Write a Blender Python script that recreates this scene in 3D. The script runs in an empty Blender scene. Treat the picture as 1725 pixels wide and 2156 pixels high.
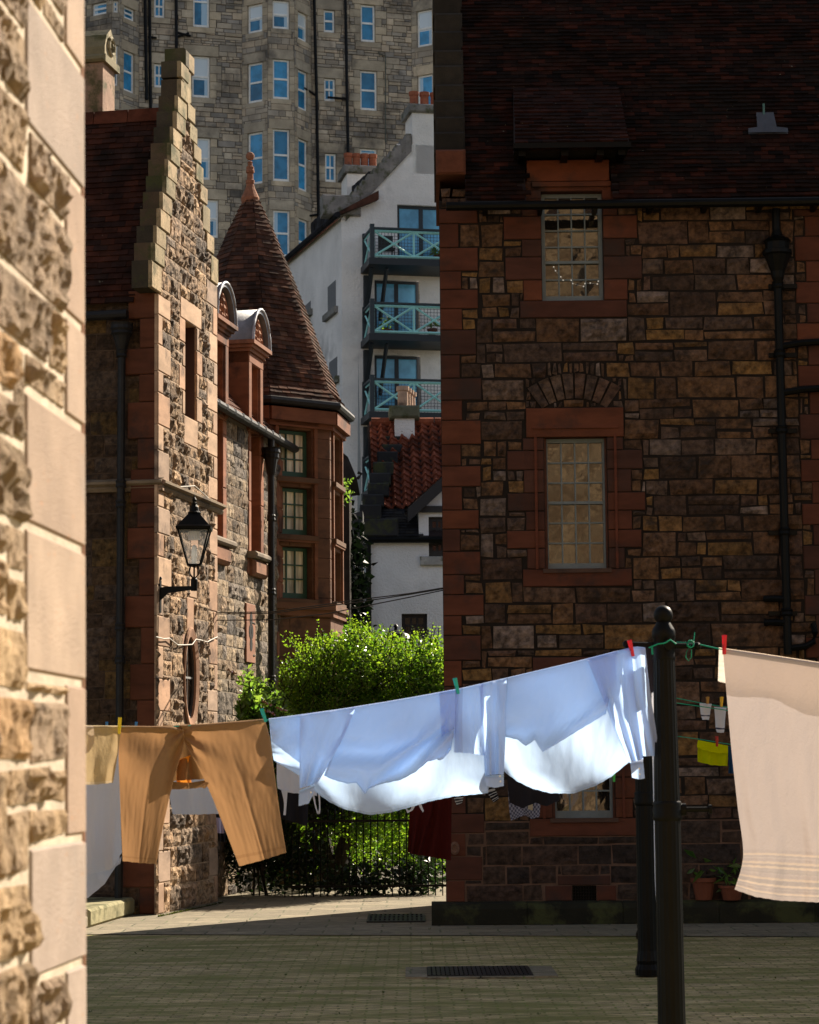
import bpy, math, random
from mathutils import Vector, noise as mnoise, Matrix
random.seed(7)
SC = bpy.context.scene
COL = SC.collection
R = math.radians

# ------------------------------------------------------------------ camera
F = 4800.0; PITCH = R(6.44); ROLL = R(-0.5); CZ = 1.7      # the photograph measured on a 1725 x 2156 grid
cd = bpy.data.cameras.new('camera'); cam = bpy.data.objects.new('camera', cd); COL.objects.link(cam)
cam.location = (0, 0, CZ)
cam.rotation_euler = (Matrix.Rotation(R(90) + PITCH, 4, 'X') @ Matrix.Rotation(ROLL, 4, 'Z')).to_euler()
cd.sensor_fit = 'VERTICAL'; cd.sensor_height = 36; cd.sensor_width = 36
cd.lens = F / 2156 * 36
cd.clip_start = 0.1; cd.clip_end = 3000
cd.dof.use_dof = True; cd.dof.focus_distance = 26; cd.dof.aperture_fstop = 8
SC.camera = cam
# ------------------------------------------------------------------ light
SUN_AZ = math.atan2(.615, .79); SUN_EL = R(34.5)
w = bpy.data.worlds.new("World"); SC.world = w; w.use_nodes = True
nt = w.node_tree; bg = nt.nodes['Background']
sky = nt.nodes.new('ShaderNodeTexSky'); sky.sky_type = 'NISHITA'; sky.sun_disc = False
sky.sun_elevation = SUN_EL; sky.sun_rotation = SUN_AZ; sky.air_density = 1.0; sky.dust_density = .6
hs = nt.nodes.new('ShaderNodeHueSaturation'); hs.inputs['Saturation'].default_value = .6
nt.links.new(sky.outputs[0], hs.inputs['Color']); nt.links.new(hs.outputs[0], bg.inputs[0]); bg.inputs[1].default_value = 0.05
sd = bpy.data.lights.new('sun', 'SUN'); so = bpy.data.objects.new('sun', sd); COL.objects.link(so)
sd.energy = 5.0; sd.angle = R(.5); sd.color = (1, .87, .70)
sv = Vector((math.sin(SUN_AZ) * math.cos(SUN_EL), math.cos(SUN_AZ) * math.cos(SUN_EL), math.sin(SUN_EL)))
so.rotation_euler = sv.to_track_quat('Z', 'Y').to_euler(); so.location = (10, 10, 30)
SC.view_settings.view_transform = 'Standard'; SC.view_settings.look = 'None'
SC.view_settings.gamma = 1; SC.view_settings.exposure = 1.32
SC.cycles.max_bounces = 8; SC.cycles.transparent_max_bounces = 8

# ------------------------------------------------------------------ measuring helpers
def ray(px, py):
    x = (px - 862.5) / F; y = (1078 - py) / F
    x, y = x * math.cos(ROLL) - y * math.sin(ROLL), x * math.sin(ROLL) + y * math.cos(ROLL)
    return (x, math.cos(PITCH) - y * math.sin(PITCH), math.sin(PITCH) + y * math.cos(PITCH))
def at(px, py, Y):
    r = ray(px, py); t = Y / r[1]; return Vector((r[0] * t, Y, CZ + r[2] * t))
def G(px, py, z=0):
    r = ray(px, py); t = (z - CZ) / r[2]; return Vector((r[0] * t, r[1] * t, z))
class Fr:
    """a vertical wall's own frame: s along it, n out of it, z up"""
    def __init__(s, o, d):
        l = math.hypot(d[0], d[1]); s.o = (o[0], o[1]); s.d = (d[0] / l, d[1] / l); s.n = (s.d[1], -s.d[0])
    def W(s, a, n, z): return (s.o[0] + s.d[0] * a + s.n[0] * n, s.o[1] + s.d[1] * a + s.n[1] * n, z)
    def hit(s, px, py, n=0):
        r = ray(px, py); ox = s.o[0] + s.n[0] * n; oy = s.o[1] + s.n[1] * n
        t = (ox * s.n[0] + oy * s.n[1]) / (r[0] * s.n[0] + r[1] * s.n[1])
        return ((r[0] * t - ox) * s.d[0] + (r[1] * t - oy) * s.d[1], CZ + r[2] * t)
    def sub(s, a, n=0, turn=0):
        o = s.W(a, n, 0); c, q = math.cos(turn), math.sin(turn)
        return Fr(o, (s.d[0] * c - s.d[1] * q, s.d[0] * q + s.d[1] * c))
U = random.uniform

# ------------------------------------------------------------------ mesh helpers
class MB:
    def __init__(s): s.v = []; s.f = []; s.m = []; s.c = []
    def face(s, pts, m=0, c=(1, 1, 1)):
        b = len(s.v); s.v += [tuple(p) for p in pts]; s.f.append(tuple(range(b, b + len(pts)))); s.m.append(m); s.c.append(c)
    def grid(s, rows, m=0, c=(1, 1, 1), closed=False):
        b = len(s.v); nc = len(rows[0])
        for r_ in rows: s.v += [tuple(p) for p in r_]
        for i in range(len(rows) - 1):
            for j in range(nc if closed else nc - 1):
                k = (j + 1) % nc
                s.f.append((b + i * nc + j, b + i * nc + k, b + (i + 1) * nc + k, b + (i + 1) * nc + j)); s.m.append(m); s.c.append(c)
    def hexa(s, p, m=0, c=(1, 1, 1)):       # p: 4 bottom, 4 top
        b = len(s.v); s.v += [tuple(q) for q in p]
        for f in ((3, 2, 1, 0), (4, 5, 6, 7), (0, 1, 5, 4), (1, 2, 6, 5), (2, 3, 7, 6), (3, 0, 4, 7)):
            s.f.append(tuple(b + i for i in f)); s.m.append(m); s.c.append(c)
    def box(s, fr, s0, s1, n0, n1, z0, z1, m=0, c=(1, 1, 1)):
        W = fr.W
        s.hexa([W(s0, n1, z0), W(s1, n1, z0), W(s1, n0, z0), W(s0, n0, z0), W(s0, n1, z1), W(s1, n1, z1), W(s1, n0, z1), W(s0, n0, z1)], m, c)
    def bblock(s, fr, s0, s1, n0, n1, z0, z1, m=0, c=(1, 1, 1), b=.008):
        """a dressed stone: box with chamfered front edge"""
        W = fr.W; k = len(s.v)
        s.v += [W(s0, n0, z0), W(s1, n0, z0), W(s1, n0, z1), W(s0, n0, z1), W(s0, n1 - b, z0), W(s1, n1 - b, z0), W(s1, n1 - b, z1), W(s0, n1 - b, z1),
                W(s0 + b, n1, z0 + b), W(s1 - b, n1, z0 + b), W(s1 - b, n1, z1 - b), W(s0 + b, n1, z1 - b)]
        for f in ((0, 1, 5, 4), (1, 2, 6, 5), (2, 3, 7, 6), (3, 0, 4, 7), (4, 5, 9, 8), (5, 6, 10, 9), (6, 7, 11, 10), (7, 4, 8, 11), (8, 9, 10, 11)):
            s.f.append(tuple(k + i for i in f)); s.m.append(m); s.c.append(c)
    def tube(s, pts, r, seg=8, m=0, c=(1, 1, 1), cap=True):
        pts = [Vector(p) for p in pts]; rows = []
        rr = r if isinstance(r, (list, tuple)) else [r] * len(pts)
        ref = Vector((0, 0, 1))
        for i, p in enumerate(pts):
            t = (pts[min(i + 1, len(pts) - 1)] - pts[max(i - 1, 0)]).normalized()
            a = ref if abs(t.dot(ref)) < .9 else Vector((1, 0, 0))
            x = t.cross(a).normalized(); y = t.cross(x)
            rows.append([p + (x * math.cos(q) + y * math.sin(q)) * rr[i] for q in [2 * math.pi * k / seg for k in range(seg)]])
        s.grid(rows, m, c, True)
        if cap: s.face(rows[0], m, c); s.face(rows[-1][::-1], m, c)
    def lathe(s, o, prof, seg=20, m=0, c=(1, 1, 1), flute=0):
        rows = []
        for r_, z in prof:
            rows.append([(o[0] + math.cos(a) * r_ * (1 - flute * (k % 2) * (r_ > .05)), o[1] + math.sin(a) * r_ * (1 - flute * (k % 2) * (r_ > .05)), o[2] + z) for k, a in enumerate([2 * math.pi * k / seg for k in range(seg)])])
        s.grid(rows, m, c, True)
        s.face(rows[0][::-1], m, c); s.face(rows[-1], m, c)
    def sphere(s, o, r_, seg=14, m=0, c=(1, 1, 1)):
        n = seg // 2
        s.lathe(o, [(max(1e-4, r_ * math.sin(math.pi * i / n)), -r_ * math.cos(math.pi * i / n)) for i in range(n + 1)], seg, m, c)

def meshdata(name, mb, mats, smooth=False, off=(0, 0, 0)):
    me = bpy.data.meshes.new(name)
    v = [(p[0] - off[0], p[1] - off[1], p[2] - off[2]) for p in mb.v] if any(off) else mb.v
    me.from_pydata(v, [], mb.f)
    for m in mats: me.materials.append(m)
    me.polygons.foreach_set('material_index', mb.m)
    if smooth: me.polygons.foreach_set('use_smooth', [True] * len(mb.f))
    a = me.attributes.new('tint', 'FLOAT_COLOR', 'FACE')
    a.data.foreach_set('color', [x for c in mb.c for x in (c[0], c[1], c[2], 1)])
    me.update(); return me
def obj(name, mb, mats, parent=None, smooth=False, world=True, base=None):
    """ONE mesh object; mesh in world coordinates unless world=False"""
    if not isinstance(mats, (list, tuple)): mats = [mats]
    off = (0, 0, 0)
    if parent is None and world:
        xs = [p[0] for p in mb.v]; ys = [p[1] for p in mb.v]; zs = [p[2] for p in mb.v]
        off = base or ((min(xs) + max(xs)) / 2, (min(ys) + max(ys)) / 2, min(zs))
    o = bpy.data.objects.new(name, meshdata(name, mb, mats, smooth, off)); COL.objects.link(o)
    if parent is not None:
        o.parent = parent
        if world and parent.type == 'EMPTY': o.location = -parent.location
        elif world and parent.parent is None: o.location = -parent.location
    else: o.location = off
    return o
def tag(o, label=None, cat=None, group=None, kind=None):
    if label: o['label'] = label
    if cat: o['category'] = cat
    if group: o['group'] = group
    if kind: o['kind'] = kind
    return o
def thing(name, loc, label, cat, group=None, rotz=0):
    o = bpy.data.objects.new(name, None); COL.objects.link(o); o.empty_display_size = .2
    o.location = loc; o.rotation_euler = (0, 0, rotz); return tag(o, label, cat, group)
def copy_tree(o, parent=None):
    c = o.copy(); COL.objects.link(c)
    if parent: c.parent = parent
    for ch in list(o.children): copy_tree(ch, c)
    return c

# ------------------------------------------------------------------ materials
def newmat(name):
    m = bpy.data.materials.new(name); m.use_nodes = True
    return m, m.node_tree, m.node_tree.nodes['Principled BSDF']
def N(nt, t, **k):
    n = nt.nodes.new(t)
    for a, b in k.items(): setattr(n, a, b)
    return n
def noise_node(nt, co, scale, detail=6, rough=.6, stretch=None):
    if stretch:
        mp = N(nt, 'ShaderNodeMapping'); mp.inputs['Scale'].default_value = stretch; nt.links.new(co, mp.inputs[0]); co = mp.outputs[0]
    n = N(nt, 'ShaderNodeTexNoise'); n.inputs['Scale'].default_value = scale; n.inputs['Detail'].default_value = detail
    n.inputs['Roughness'].default_value = rough; nt.links.new(co, n.inputs['Vector']); return n
def ramp(nt, fac, stops):
    r_ = N(nt, 'ShaderNodeValToRGB'); e = r_.color_ramp.elements
    while len(e) < len(stops): e.new(.5)
    for k, (p, c) in enumerate(stops):
        e[k].position = p; e[k].color = (c[0], c[1], c[2], 1) if not isinstance(c, (int, float)) else (c, c, c, 1)
    nt.links.new(fac, r_.inputs[0]); return r_.outputs[0]
def mul(nt, a, b, mode='MULTIPLY', fac=1.0):
    x = N(nt, 'ShaderNodeMix', data_type='RGBA', blend_type=mode)
    if isinstance(fac, (int, float)): x.inputs[0].default_value = fac
    else: nt.links.new(fac, x.inputs[0])
    for i, q in ((6, a), (7, b)):
        if isinstance(q, (tuple, list)): x.inputs[i].default_value = (q[0], q[1], q[2], 1)
        else: nt.links.new(q, x.inputs[i])
    return x.outputs[2]
def stone(name, scale=6, lo=.65, hi=1.25, rough=.92, bump=.5, bscale=30, dist=.02, stain=None, color=None, spec=.25, stretch=None, lich=None, metal=0):
    m, nt, b = newmat(name)
    tc = N(nt, 'ShaderNodeTexCoord').outputs['Object']
    if color is None:
        at_ = N(nt, 'ShaderNodeAttribute', attribute_name='tint'); col = at_.outputs['Color']
    else:
        rgb = N(nt, 'ShaderNodeRGB'); rgb.outputs[0].default_value = (*color, 1)
        at_ = N(nt, 'ShaderNodeAttribute', attribute_name='tint'); col = mul(nt, rgb.outputs[0], at_.outputs['Color'])
    n1 = noise_node(nt, tc, scale, stretch=stretch)
    col = mul(nt, col, ramp(nt, n1.outputs[0], [(.3, lo), (.7, hi)]))
    if stain:
        n2 = noise_node(nt, tc, stain[0], 5, .65)
        col = mul(nt, col, stain[1], 'MIX', ramp(nt, n2.outputs[0], [(stain[2], 0), (stain[2] + .12, stain[3])]))
    if lich:
        n3 = noise_node(nt, tc, lich[0], 3, .5)
        col = mul(nt, col, lich[1], 'MIX', ramp(nt, n3.outputs[0], [(lich[2], 0), (lich[2] + .03, .85)]))
    nt.links.new(col, b.inputs['Base Color'])
    b.inputs['Roughness'].default_value = rough; b.inputs['Specular IOR Level'].default_value = spec; b.inputs['Metallic'].default_value = metal
    if bump:
        nb = noise_node(nt, tc, bscale, 8, .65); bp = N(nt, 'ShaderNodeBump'); bp.inputs['Strength'].default_value = bump; bp.inputs['Distance'].default_value = dist
        nt.links.new(nb.outputs[0], bp.inputs['Height']); nt.links.new(bp.outputs[0], b.inputs['Normal'])
    return m
M = {}
M['rubble'] = stone('rubble_stone', 13, .30, 1.75, bump=1, bscale=22, dist=.04, stain=(3.1, (.028, .02, .015), .55, .8))
M['ashlar'] = stone('dressed_sandstone', 2.5, .72, 1.2, bump=.35, bscale=60, dist=.006, stain=(1.7, (.035, .024, .020), .545, .7), stretch=(1, 1, 3))
M['near_rubble'] = stone('near_rubble_stone', 9, .62, 1.3, bump=1, bscale=35, dist=.02, stain=(4, (.13, .09, .05), .58, .6))
M['near_ashlar'] = stone('weathered_dressed_stone', 5, .80, 1.12, bump=.8, bscale=120, dist=.006, stain=(2.0, (.28, .24, .215), .54, .55), lich=(38, (.42, .22, .12), .69))
M['mortar'] = stone('mortar', 8, .7, 1.2, bump=.6, bscale=50, dist=.01)
M['tile'] = stone('clay_tile', 5, .55, 1.35, bump=.5, bscale=40, dist=.01, spec=.08, stain=(1.3, (.012, .009, .007), .52, .7), lich=(26, (.28, .27, .2), .74))
M['far'] = stone('far_sandstone', 1.2, .7, 1.25, bump=.5, bscale=9, dist=.05, stain=(.35, (.06, .055, .055), .53, .7))
M['harl'] = stone('grey_harling', .5, .82, 1.12, bump=.9, bscale=14, dist=.05, stain=(.23, (.16, .15, .15), .56, .55))
M['harl2'] = stone('white_harling', .8, .85, 1.1, bump=.9, bscale=22, dist=.04, stain=(.5, (.2, .19, .18), .6, .5))
M['iron'] = stone('black_iron', 9, .7, 1.3, rough=.45, bump=.12, bscale=50, dist=.003, color=(.004, .004, .0035), spec=.12)
M['pipe'] = stone('cast_iron_pipe', 9, .7, 1.3, rough=.45, bump=.15, bscale=50, dist=.004, color=(.017, .016, .016), spec=.18)
M['lead'] = stone('roof_lead', 5, .7, 1.25, rough=.5, bump=.2, bscale=20, dist=.01, color=(.22, .23, .26), spec=.5)
M['paint'] = stone('painted_wood', 6, .85, 1.1, rough=.5, bump=.05, bscale=40, dist=.002, spec=.4)
M['slab'] = stone('mossy_slab', 3, .7, 1.2, bump=.7, bscale=25, dist=.015, stain=(2.5, (.055, .06, .02), .5, .8))
M['bark'] = stone('bark', 12, .6, 1.3, bump=.9, bscale=20, dist=.03, color=(.025, .02, .014), stretch=(1, 1, .2))
M['terra'] = stone('terracotta', 9, .8, 1.15, rough=.85, bump=.3, bscale=50, dist=.004, color=(.16, .05, .025))
M['rope'] = stone('green_cord', 40, .9, 1.1, rough=.6, bump=0, color=(.01, .30, .19))
M['cable'] = stone('cable', 20, .9, 1.1, rough=.6, bump=0)
M['plastic'] = stone('peg_plastic', 20, .95, 1.05, rough=.35, bump=0, spec=.5)

def glass(name, col, rough=.04, ior=1.9, wave=.25, scale=1.6):
    m, nt, b = newmat(name)
    tc = N(nt, 'ShaderNodeTexCoord').outputs['Object']
    at_ = N(nt, 'ShaderNodeAttribute', attribute_name='tint')
    nt.links.new(mul(nt, at_.outputs['Color'], col), b.inputs['Base Color'])
    if name != 'window_glass':
        cn = noise_node(nt, tc, 3, 3, .6, stretch=(3, 3, .35) if 'old' in name else (.5, .5, .5)); lk = b.inputs['Base Color'].links[0].from_socket
        nt.links.new(mul(nt, lk, ramp(nt, cn.outputs[0], [(.38, .45 if 'old' in name else .7), (.6, 1.1)])), b.inputs['Base Color'])
    b.inputs['Roughness'].default_value = rough; b.inputs['IOR'].default_value = ior
    nb = noise_node(nt, tc, scale, 2, .5); bp = N(nt, 'ShaderNodeBump'); bp.inputs['Strength'].default_value = wave; bp.inputs['Distance'].default_value = .01
    nt.links.new(nb.outputs[0], bp.inputs['Height']); nt.links.new(bp.outputs[0], b.inputs['Normal'])
    return m
M['glass'] = glass('window_glass', (.016, .013, .01), ior=1.75, wave=.12, scale=6)
M['skyglass'] = glass('sky_painted_glass', (.05, .30, .58), ior=1.5, wave=.1, scale=1)  # blue base colour paints the sky's reflection into the panes
M['warmglass'] = glass('old_leaded_glass', (.95, .88, .66), rough=.15, ior=1.4, wave=.5, scale=9)  # cream base colour paints bright reflection and curtain into the pane
m, nt_, b = newmat('lantern_glass'); M['lglass'] = m
b.inputs['Base Color'].default_value = (.9, .92, .9, 1); b.inputs['Roughness'].default_value = .1
tr = N(nt_, 'ShaderNodeBsdfTransparent'); mx = N(nt_, 'ShaderNodeMixShader'); mx.inputs[0].default_value = .22
nt_.links.new(tr.outputs[0], mx.inputs[1]); nt_.links.new(b.outputs[0], mx.inputs[2]); nt_.links.new(mx.outputs[0], nt_.nodes['Material Output'].inputs[0])

def cloth_mat(name, col, tcol, tfac, weave=1.0, wr=.4):
    m, nt, b = newmat(name)
    tc = N(nt, 'ShaderNodeTexCoord').outputs['Object']
    at_ = N(nt, 'ShaderNodeAttribute', attribute_name='tint')
    b.inputs['Roughness'].default_value = .95; b.inputs['Specular IOR Level'].default_value = .1
    nt.links.new(mul(nt, at_.outputs['Color'], col), b.inputs['Base Color'])
    t = N(nt, 'ShaderNodeBsdfTranslucent'); nt.links.new(mul(nt, at_.outputs['Color'], tcol), t.inputs[0])
    n1 = noise_node(nt, tc, 7, 3, .5, stretch=(1.6, 1.6, .5)); n2 = noise_node(nt, tc, 260 / weave, 2, .6)
    ad = N(nt, 'ShaderNodeMath', operation='MULTIPLY_ADD'); nt.links.new(n2.outputs[0], ad.inputs[0]); ad.inputs[1].default_value = .06 * weave; nt.links.new(n1.outputs[0], ad.inputs[2])
    bp = N(nt, 'ShaderNodeBump'); bp.inputs['Strength'].default_value = wr; bp.inputs['Distance'].default_value = .04
    nt.links.new(ad.outputs[0], bp.inputs['Height']); nt.links.new(bp.outputs[0], b.inputs['Normal']); nt.links.new(bp.outputs[0], t.inputs['Normal'])
    mx = N(nt, 'ShaderNodeMixShader'); mx.inputs[0].default_value = tfac
    nt.links.new(b.outputs[0], mx.inputs[1]); nt.links.new(t.outputs[0], mx.inputs[2]); nt.links.new(mx.outputs[0], nt.nodes['Material Output'].inputs[0])
    return m
M['shirt'] = cloth_mat('blue_cotton', (.62, .68, .88), (.45, .64, .93), .60, wr=.16)
M['tan'] = cloth_mat('tan_twill', (.33, .20, .108), (.30, .165, .078), .38, wr=.04)
M['towel'] = cloth_mat('peach_towelling', (.42, .38, .39), (.36, .31, .29), .45, 5, .2)
M['towel_thin'] = cloth_mat('peach_towelling_back', (.42, .38, .36), (.97, .86, .74), .95, 5, .1)
nt_ = M['towel_thin'].node_tree; mo_ = nt_.nodes['Material Output']; sh_ = mo_.inputs[0].links[0].from_socket
tr = N(nt_, 'ShaderNodeBsdfTransparent'); tr.inputs[0].default_value = (1, .93, .84, 1); mx = N(nt_, 'ShaderNodeMixShader'); mx.inputs[0].default_value = .6
nt_.links.new(sh_, mx.inputs[1]); nt_.links.new(tr.outputs[0], mx.inputs[2]); nt_.links.new(mx.outputs[0], mo_.inputs[0])
M['white'] = cloth_mat('white_cotton', (.75, .74, .80), (.85, .85, .9), .45)
M['dark'] = cloth_mat('dark_cloth', (.02, .018, .022), (.03, .02, .02), .1)
M['maroon'] = cloth_mat('maroon_cloth', (.06, .008, .006), (.1, .01, .01), .15)
M['bright'] = cloth_mat('coloured_cloth', (1, 1, 1), (1, 1, 1), .3, 3)

def leaf_mat(name, a, b_, ta, tb):
    m, nt, b = newmat(name)
    at_ = N(nt, 'ShaderNodeAttribute', attribute_name='tint')
    sep = N(nt, 'ShaderNodeSeparateColor'); nt.links.new(at_.outputs['Color'], sep.inputs[0])
    c = mul(nt, a, b_, 'MIX', sep.outputs[0]); c2 = mul(nt, ta, tb, 'MIX', sep.outputs[0])
    nt.links.new(c, b.inputs['Base Color']); b.inputs['Roughness'].default_value = .33; b.inputs['Specular IOR Level'].default_value = .6
    t = N(nt, 'ShaderNodeBsdfTranslucent'); nt.links.new(c2, t.inputs[0])
    mx = N(nt, 'ShaderNodeMixShader'); mx.inputs[0].default_value = .5
    nt.links.new(b.outputs[0], mx.inputs[1]); nt.links.new(t.outputs[0], mx.inputs[2]); nt.links.new(mx.outputs[0], nt.nodes['Material Output'].inputs[0])
    return m
M['leaf'] = leaf_mat('hedge_leaves', (.03, .075, .01), (.08, .13, .015), (.12, .32, .015), (.40, .60, .03))
M['leaf2'] = leaf_mat('shrub_leaves', (.04, .09, .02), (.08, .13, .03), (.14, .34, .03), (.30, .46, .05))
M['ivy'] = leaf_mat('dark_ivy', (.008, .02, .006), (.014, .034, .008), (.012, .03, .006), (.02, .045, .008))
M['ivy2'] = leaf_mat('joint_moss', (.05, .06, .01), (.09, .10, .015), (.06, .08, .01), (.10, .13, .02))
M['shade_ivy'] = leaf_mat('shade_painted_ivy', (.003, .006, .003), (.005, .010, .004), (.002, .004, .002), (.003, .006, .002))  # leaf colours taken near black, painting the gap's deep shade

M['shade_ivy'].node_tree.nodes['Principled BSDF'].inputs['Specular IOR Level'].default_value = .05
# ------------------------------------------------------------------ masonry
def subtract(rc, holes, mn=.035):
    out = [rc]
    for h in holes:
        nx = []
        for (a, b, c, d) in out:
            if h[0] >= b or h[1] <= a or h[2] >= d or h[3] <= c: nx.append((a, b, c, d)); continue
            if h[0] - a > mn: nx.append((a, h[0], c, d))
            if b - h[1] > mn: nx.append((h[1], b, c, d))
            a2, b2 = max(a, h[0]), min(b, h[1])
            if h[2] - c > mn: nx.append((a2, b2, c, h[2]))
            if d - h[3] > mn: nx.append((a2, b2, h[3], d))
        out = nx
    return out
def rough_block(mb, fr, s0, s1, z0, z1, dep, res, c, m=0, j=.006, n0=0, amp=1.0, fq=9):
    nx = max(2, int((s1 - s0) / res)); nz = max(2, int((z1 - z0) / res))
    co = [(s0 + U(-j, j), z0 + U(-j, j)), (s1 + U(-j, j), z0 + U(-j, j)), (s1 + U(-j, j), z1 + U(-j, j)), (s0 + U(-j, j), z1 + U(-j, j))]
    sd_ = U(0, 100); tx, tz = U(-.25, .25), U(-.25, .25); rows = []
    for i in range(-1, nz + 2):
        row = []
        for k in range(-1, nx + 2):
            u = min(max(k / nx, 0), 1); v = min(max(i / nz, 0), 1)
            a = (co[0][0] * (1 - u) + co[1][0] * u) * (1 - v) + (co[3][0] * (1 - u) + co[2][0] * u) * v
            b = (co[0][1] * (1 - u) + co[1][1] * u) * (1 - v) + (co[3][1] * (1 - u) + co[2][1] * u) * v
            edge = (k in (-1, nx + 1)) or (i in (-1, nz + 1))
            if edge: n = -.012
            else:
                q = mnoise.fractal(Vector((a * fq, b * fq * 1.15, sd_)), .8, 2.2, 4)
                rim = .35 if (k in (0, nx) or i in (0, nz)) else 1
                n = dep * rim * (.55 + amp * q + tx * (u - .5) + tz * (v - .5))
                n = max(n, .002)
                if rim == 1: a += U(-.15, .15) * res; b += U(-.15, .15) * res
            row.append(fr.W(a, n0 + n, b))
        rows.append(row)
    mb.grid(rows, m, c)
def rubble(mb, fr, s0, s1, z0, z1, holes, pal, hmin=.14, hmax=.3, gap=.012, dep=.03, res=.05, flat=False, m=0, wmax=2.6, amp=1.0, var=.25, fq=9, j=.007, wmin=.8, split=.45, n0=0):
    z = z0
    while z < z1 - .03:
        h = min(U(hmin, hmax), z1 - z)
        if z1 - z - h < hmin * .5: h = z1 - z
        s = s0 - U(0, .3)
        while s < s1:
            ww = h * U(wmin, wmax); cells = []
            if h > hmin * 1.35 and random.random() < split:
                f = U(.35, .65); sp = U(.3, .7)
                cells = [(s, s + ww, z, z + h * f)] if random.random() < .6 else [(s, s + ww * sp, z, z + h * f), (s + ww * sp, s + ww, z, z + h * f)]
                cells += [(s, s + ww, z + h * f, z + h)] if random.random() < .5 else [(s, s + ww * (1 - sp), z + h * f, z + h), (s + ww * (1 - sp), s + ww, z + h * f, z + h)]
            else: cells = [(s, s + ww, z, z + h)]
            for ce in cells:
                ce = (max(ce[0], s0), min(ce[1], s1), ce[2], ce[3])
                if ce[1] - ce[0] < .03: continue
                for (a, b, c, d) in subtract(ce, holes):
                    if b - a < .04 or d - c < .03: continue
                    t = random.choice(pal); k = U(1 - var, 1 + var); t = (t[0] * k, t[1] * k, t[2] * k)
                    g = gap / 2
                    if flat: mb.bblock(fr, a + g, b - g, -.01, .01 + U(0, dep), c + g, d - g, m, t, .01)
                    else: rough_block(mb, fr, a + g, b - g, c + g, d - g, dep * U(.7, 1.4), res, t, m, j, n0, amp, fq)
            s += ww
        z += h
def backing(mb, fr, s0, s1, z0, z1, holes, m, c, n=0, dep=.25):
    for (a, b, cc, d) in subtract((s0, s1, z0, z1), holes, .001):
        mb.face([fr.W(a, n, cc), fr.W(b, n, cc), fr.W(b, n, d), fr.W(a, n, d)], m, c)
def tn(c, v=.15):
    k = U(1 - v, 1 + v); return (c[0] * k, c[1] * k, c[2] * k)
def window(fr, s0, s1, z0, z1, n, cols, rows, parent, fcol, gl='glass', rail=None, bar=.018, rim=.05, blind=None, fm='paint', ptint=None, side=None, label=None):
    """one window: frame with its bars; pane (and blind) are sub-parts"""
    mb = MB(); b = mb.box
    b(fr, s0, s0 + rim, n - .05, n, z0, z1, 0, fcol); b(fr, s1 - rim, s1, n - .05, n, z0, z1, 0, fcol)
    b(fr, s0 + rim, s1 - rim, n - .05, n, z1 - rim, z1, 0, fcol); b(fr, s0 + rim, s1 - rim, n - .05, n, z0, z0 + rim * 1.6, 0, fcol)
    a0, a1, c0, c1 = s0 + rim, s1 - rim, z0 + rim * 1.6, z1 - rim
    if rail: b(fr, a0, a1, n - .045, n + .01, c0 + (c1 - c0) * rail - bar, c0 + (c1 - c0) * rail + bar, 0, fcol)
    for i in range(1, cols):
        x = a0 + (a1 - a0) * i / cols; b(fr, x - bar / 2, x + bar / 2, n - .04, n - .008, c0, c1, 0, fcol)
    for i in range(1, rows):
        z = c0 + (c1 - c0) * i / rows
        if rail and abs(i / rows - rail) < .02: continue
        b(fr, a0, a1, n - .038, n - .010, z - bar / 2, z + bar / 2, 0, fcol)
    f = obj('window', mb, M[fm], parent)
    if label: f['label'] = label
    p = MB()
    for i in range(max(cols, 1)):
        for k in range(max(rows, 1)):
            x0 = a0 + (a1 - a0) * i / cols; x1 = a0 + (a1 - a0) * (i + 1) / cols
            y0 = c0 + (c1 - c0) * k / rows; y1 = c0 + (c1 - c0) * (k + 1) / rows
            t = [U(-.0014, .0014) for _ in range(4)] if cols * rows > 4 else [0] * 4
            kk = U(.45, 1.2) if gl == 'skyglass' else U(.8, 1.15)
            p.face([fr.W(x0, n - .035 + t[0], y0), fr.W(x1, n - .035 + t[1], y0), fr.W(x1, n - .035 + t[2], y1), fr.W(x0, n - .035 + t[3], y1)], 0, (kk, kk, kk))
    obj('pane', p, M[gl], f)
    if blind:
        q = MB()
        for (u0, u1, v0, v1, cc) in blind:
            q.face([fr.W(a0 + (a1 - a0) * u0, n - .03, c0 + (c1 - c0) * v0), fr.W(a0 + (a1 - a0) * u1, n - .03, c0 + (c1 - c0) * v0), fr.W(a0 + (a1 - a0) * u1, n - .03, c0 + (c1 - c0) * v1), fr.W(a0 + (a1 - a0) * u0, n - .03, c0 + (c1 - c0) * v1)], 0, cc)
        obj('blind', q, M['blind'], f)
    return f
m, nt_, b = newmat('window_blind'); M['blind'] = m
at_ = N(nt_, 'ShaderNodeAttribute', attribute_name='tint'); nt_.links.new(at_.outputs['Color'], b.inputs['Base Color'])
b.inputs['Roughness'].default_value = .12; b.inputs['IOR'].default_value = 1.8

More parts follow.
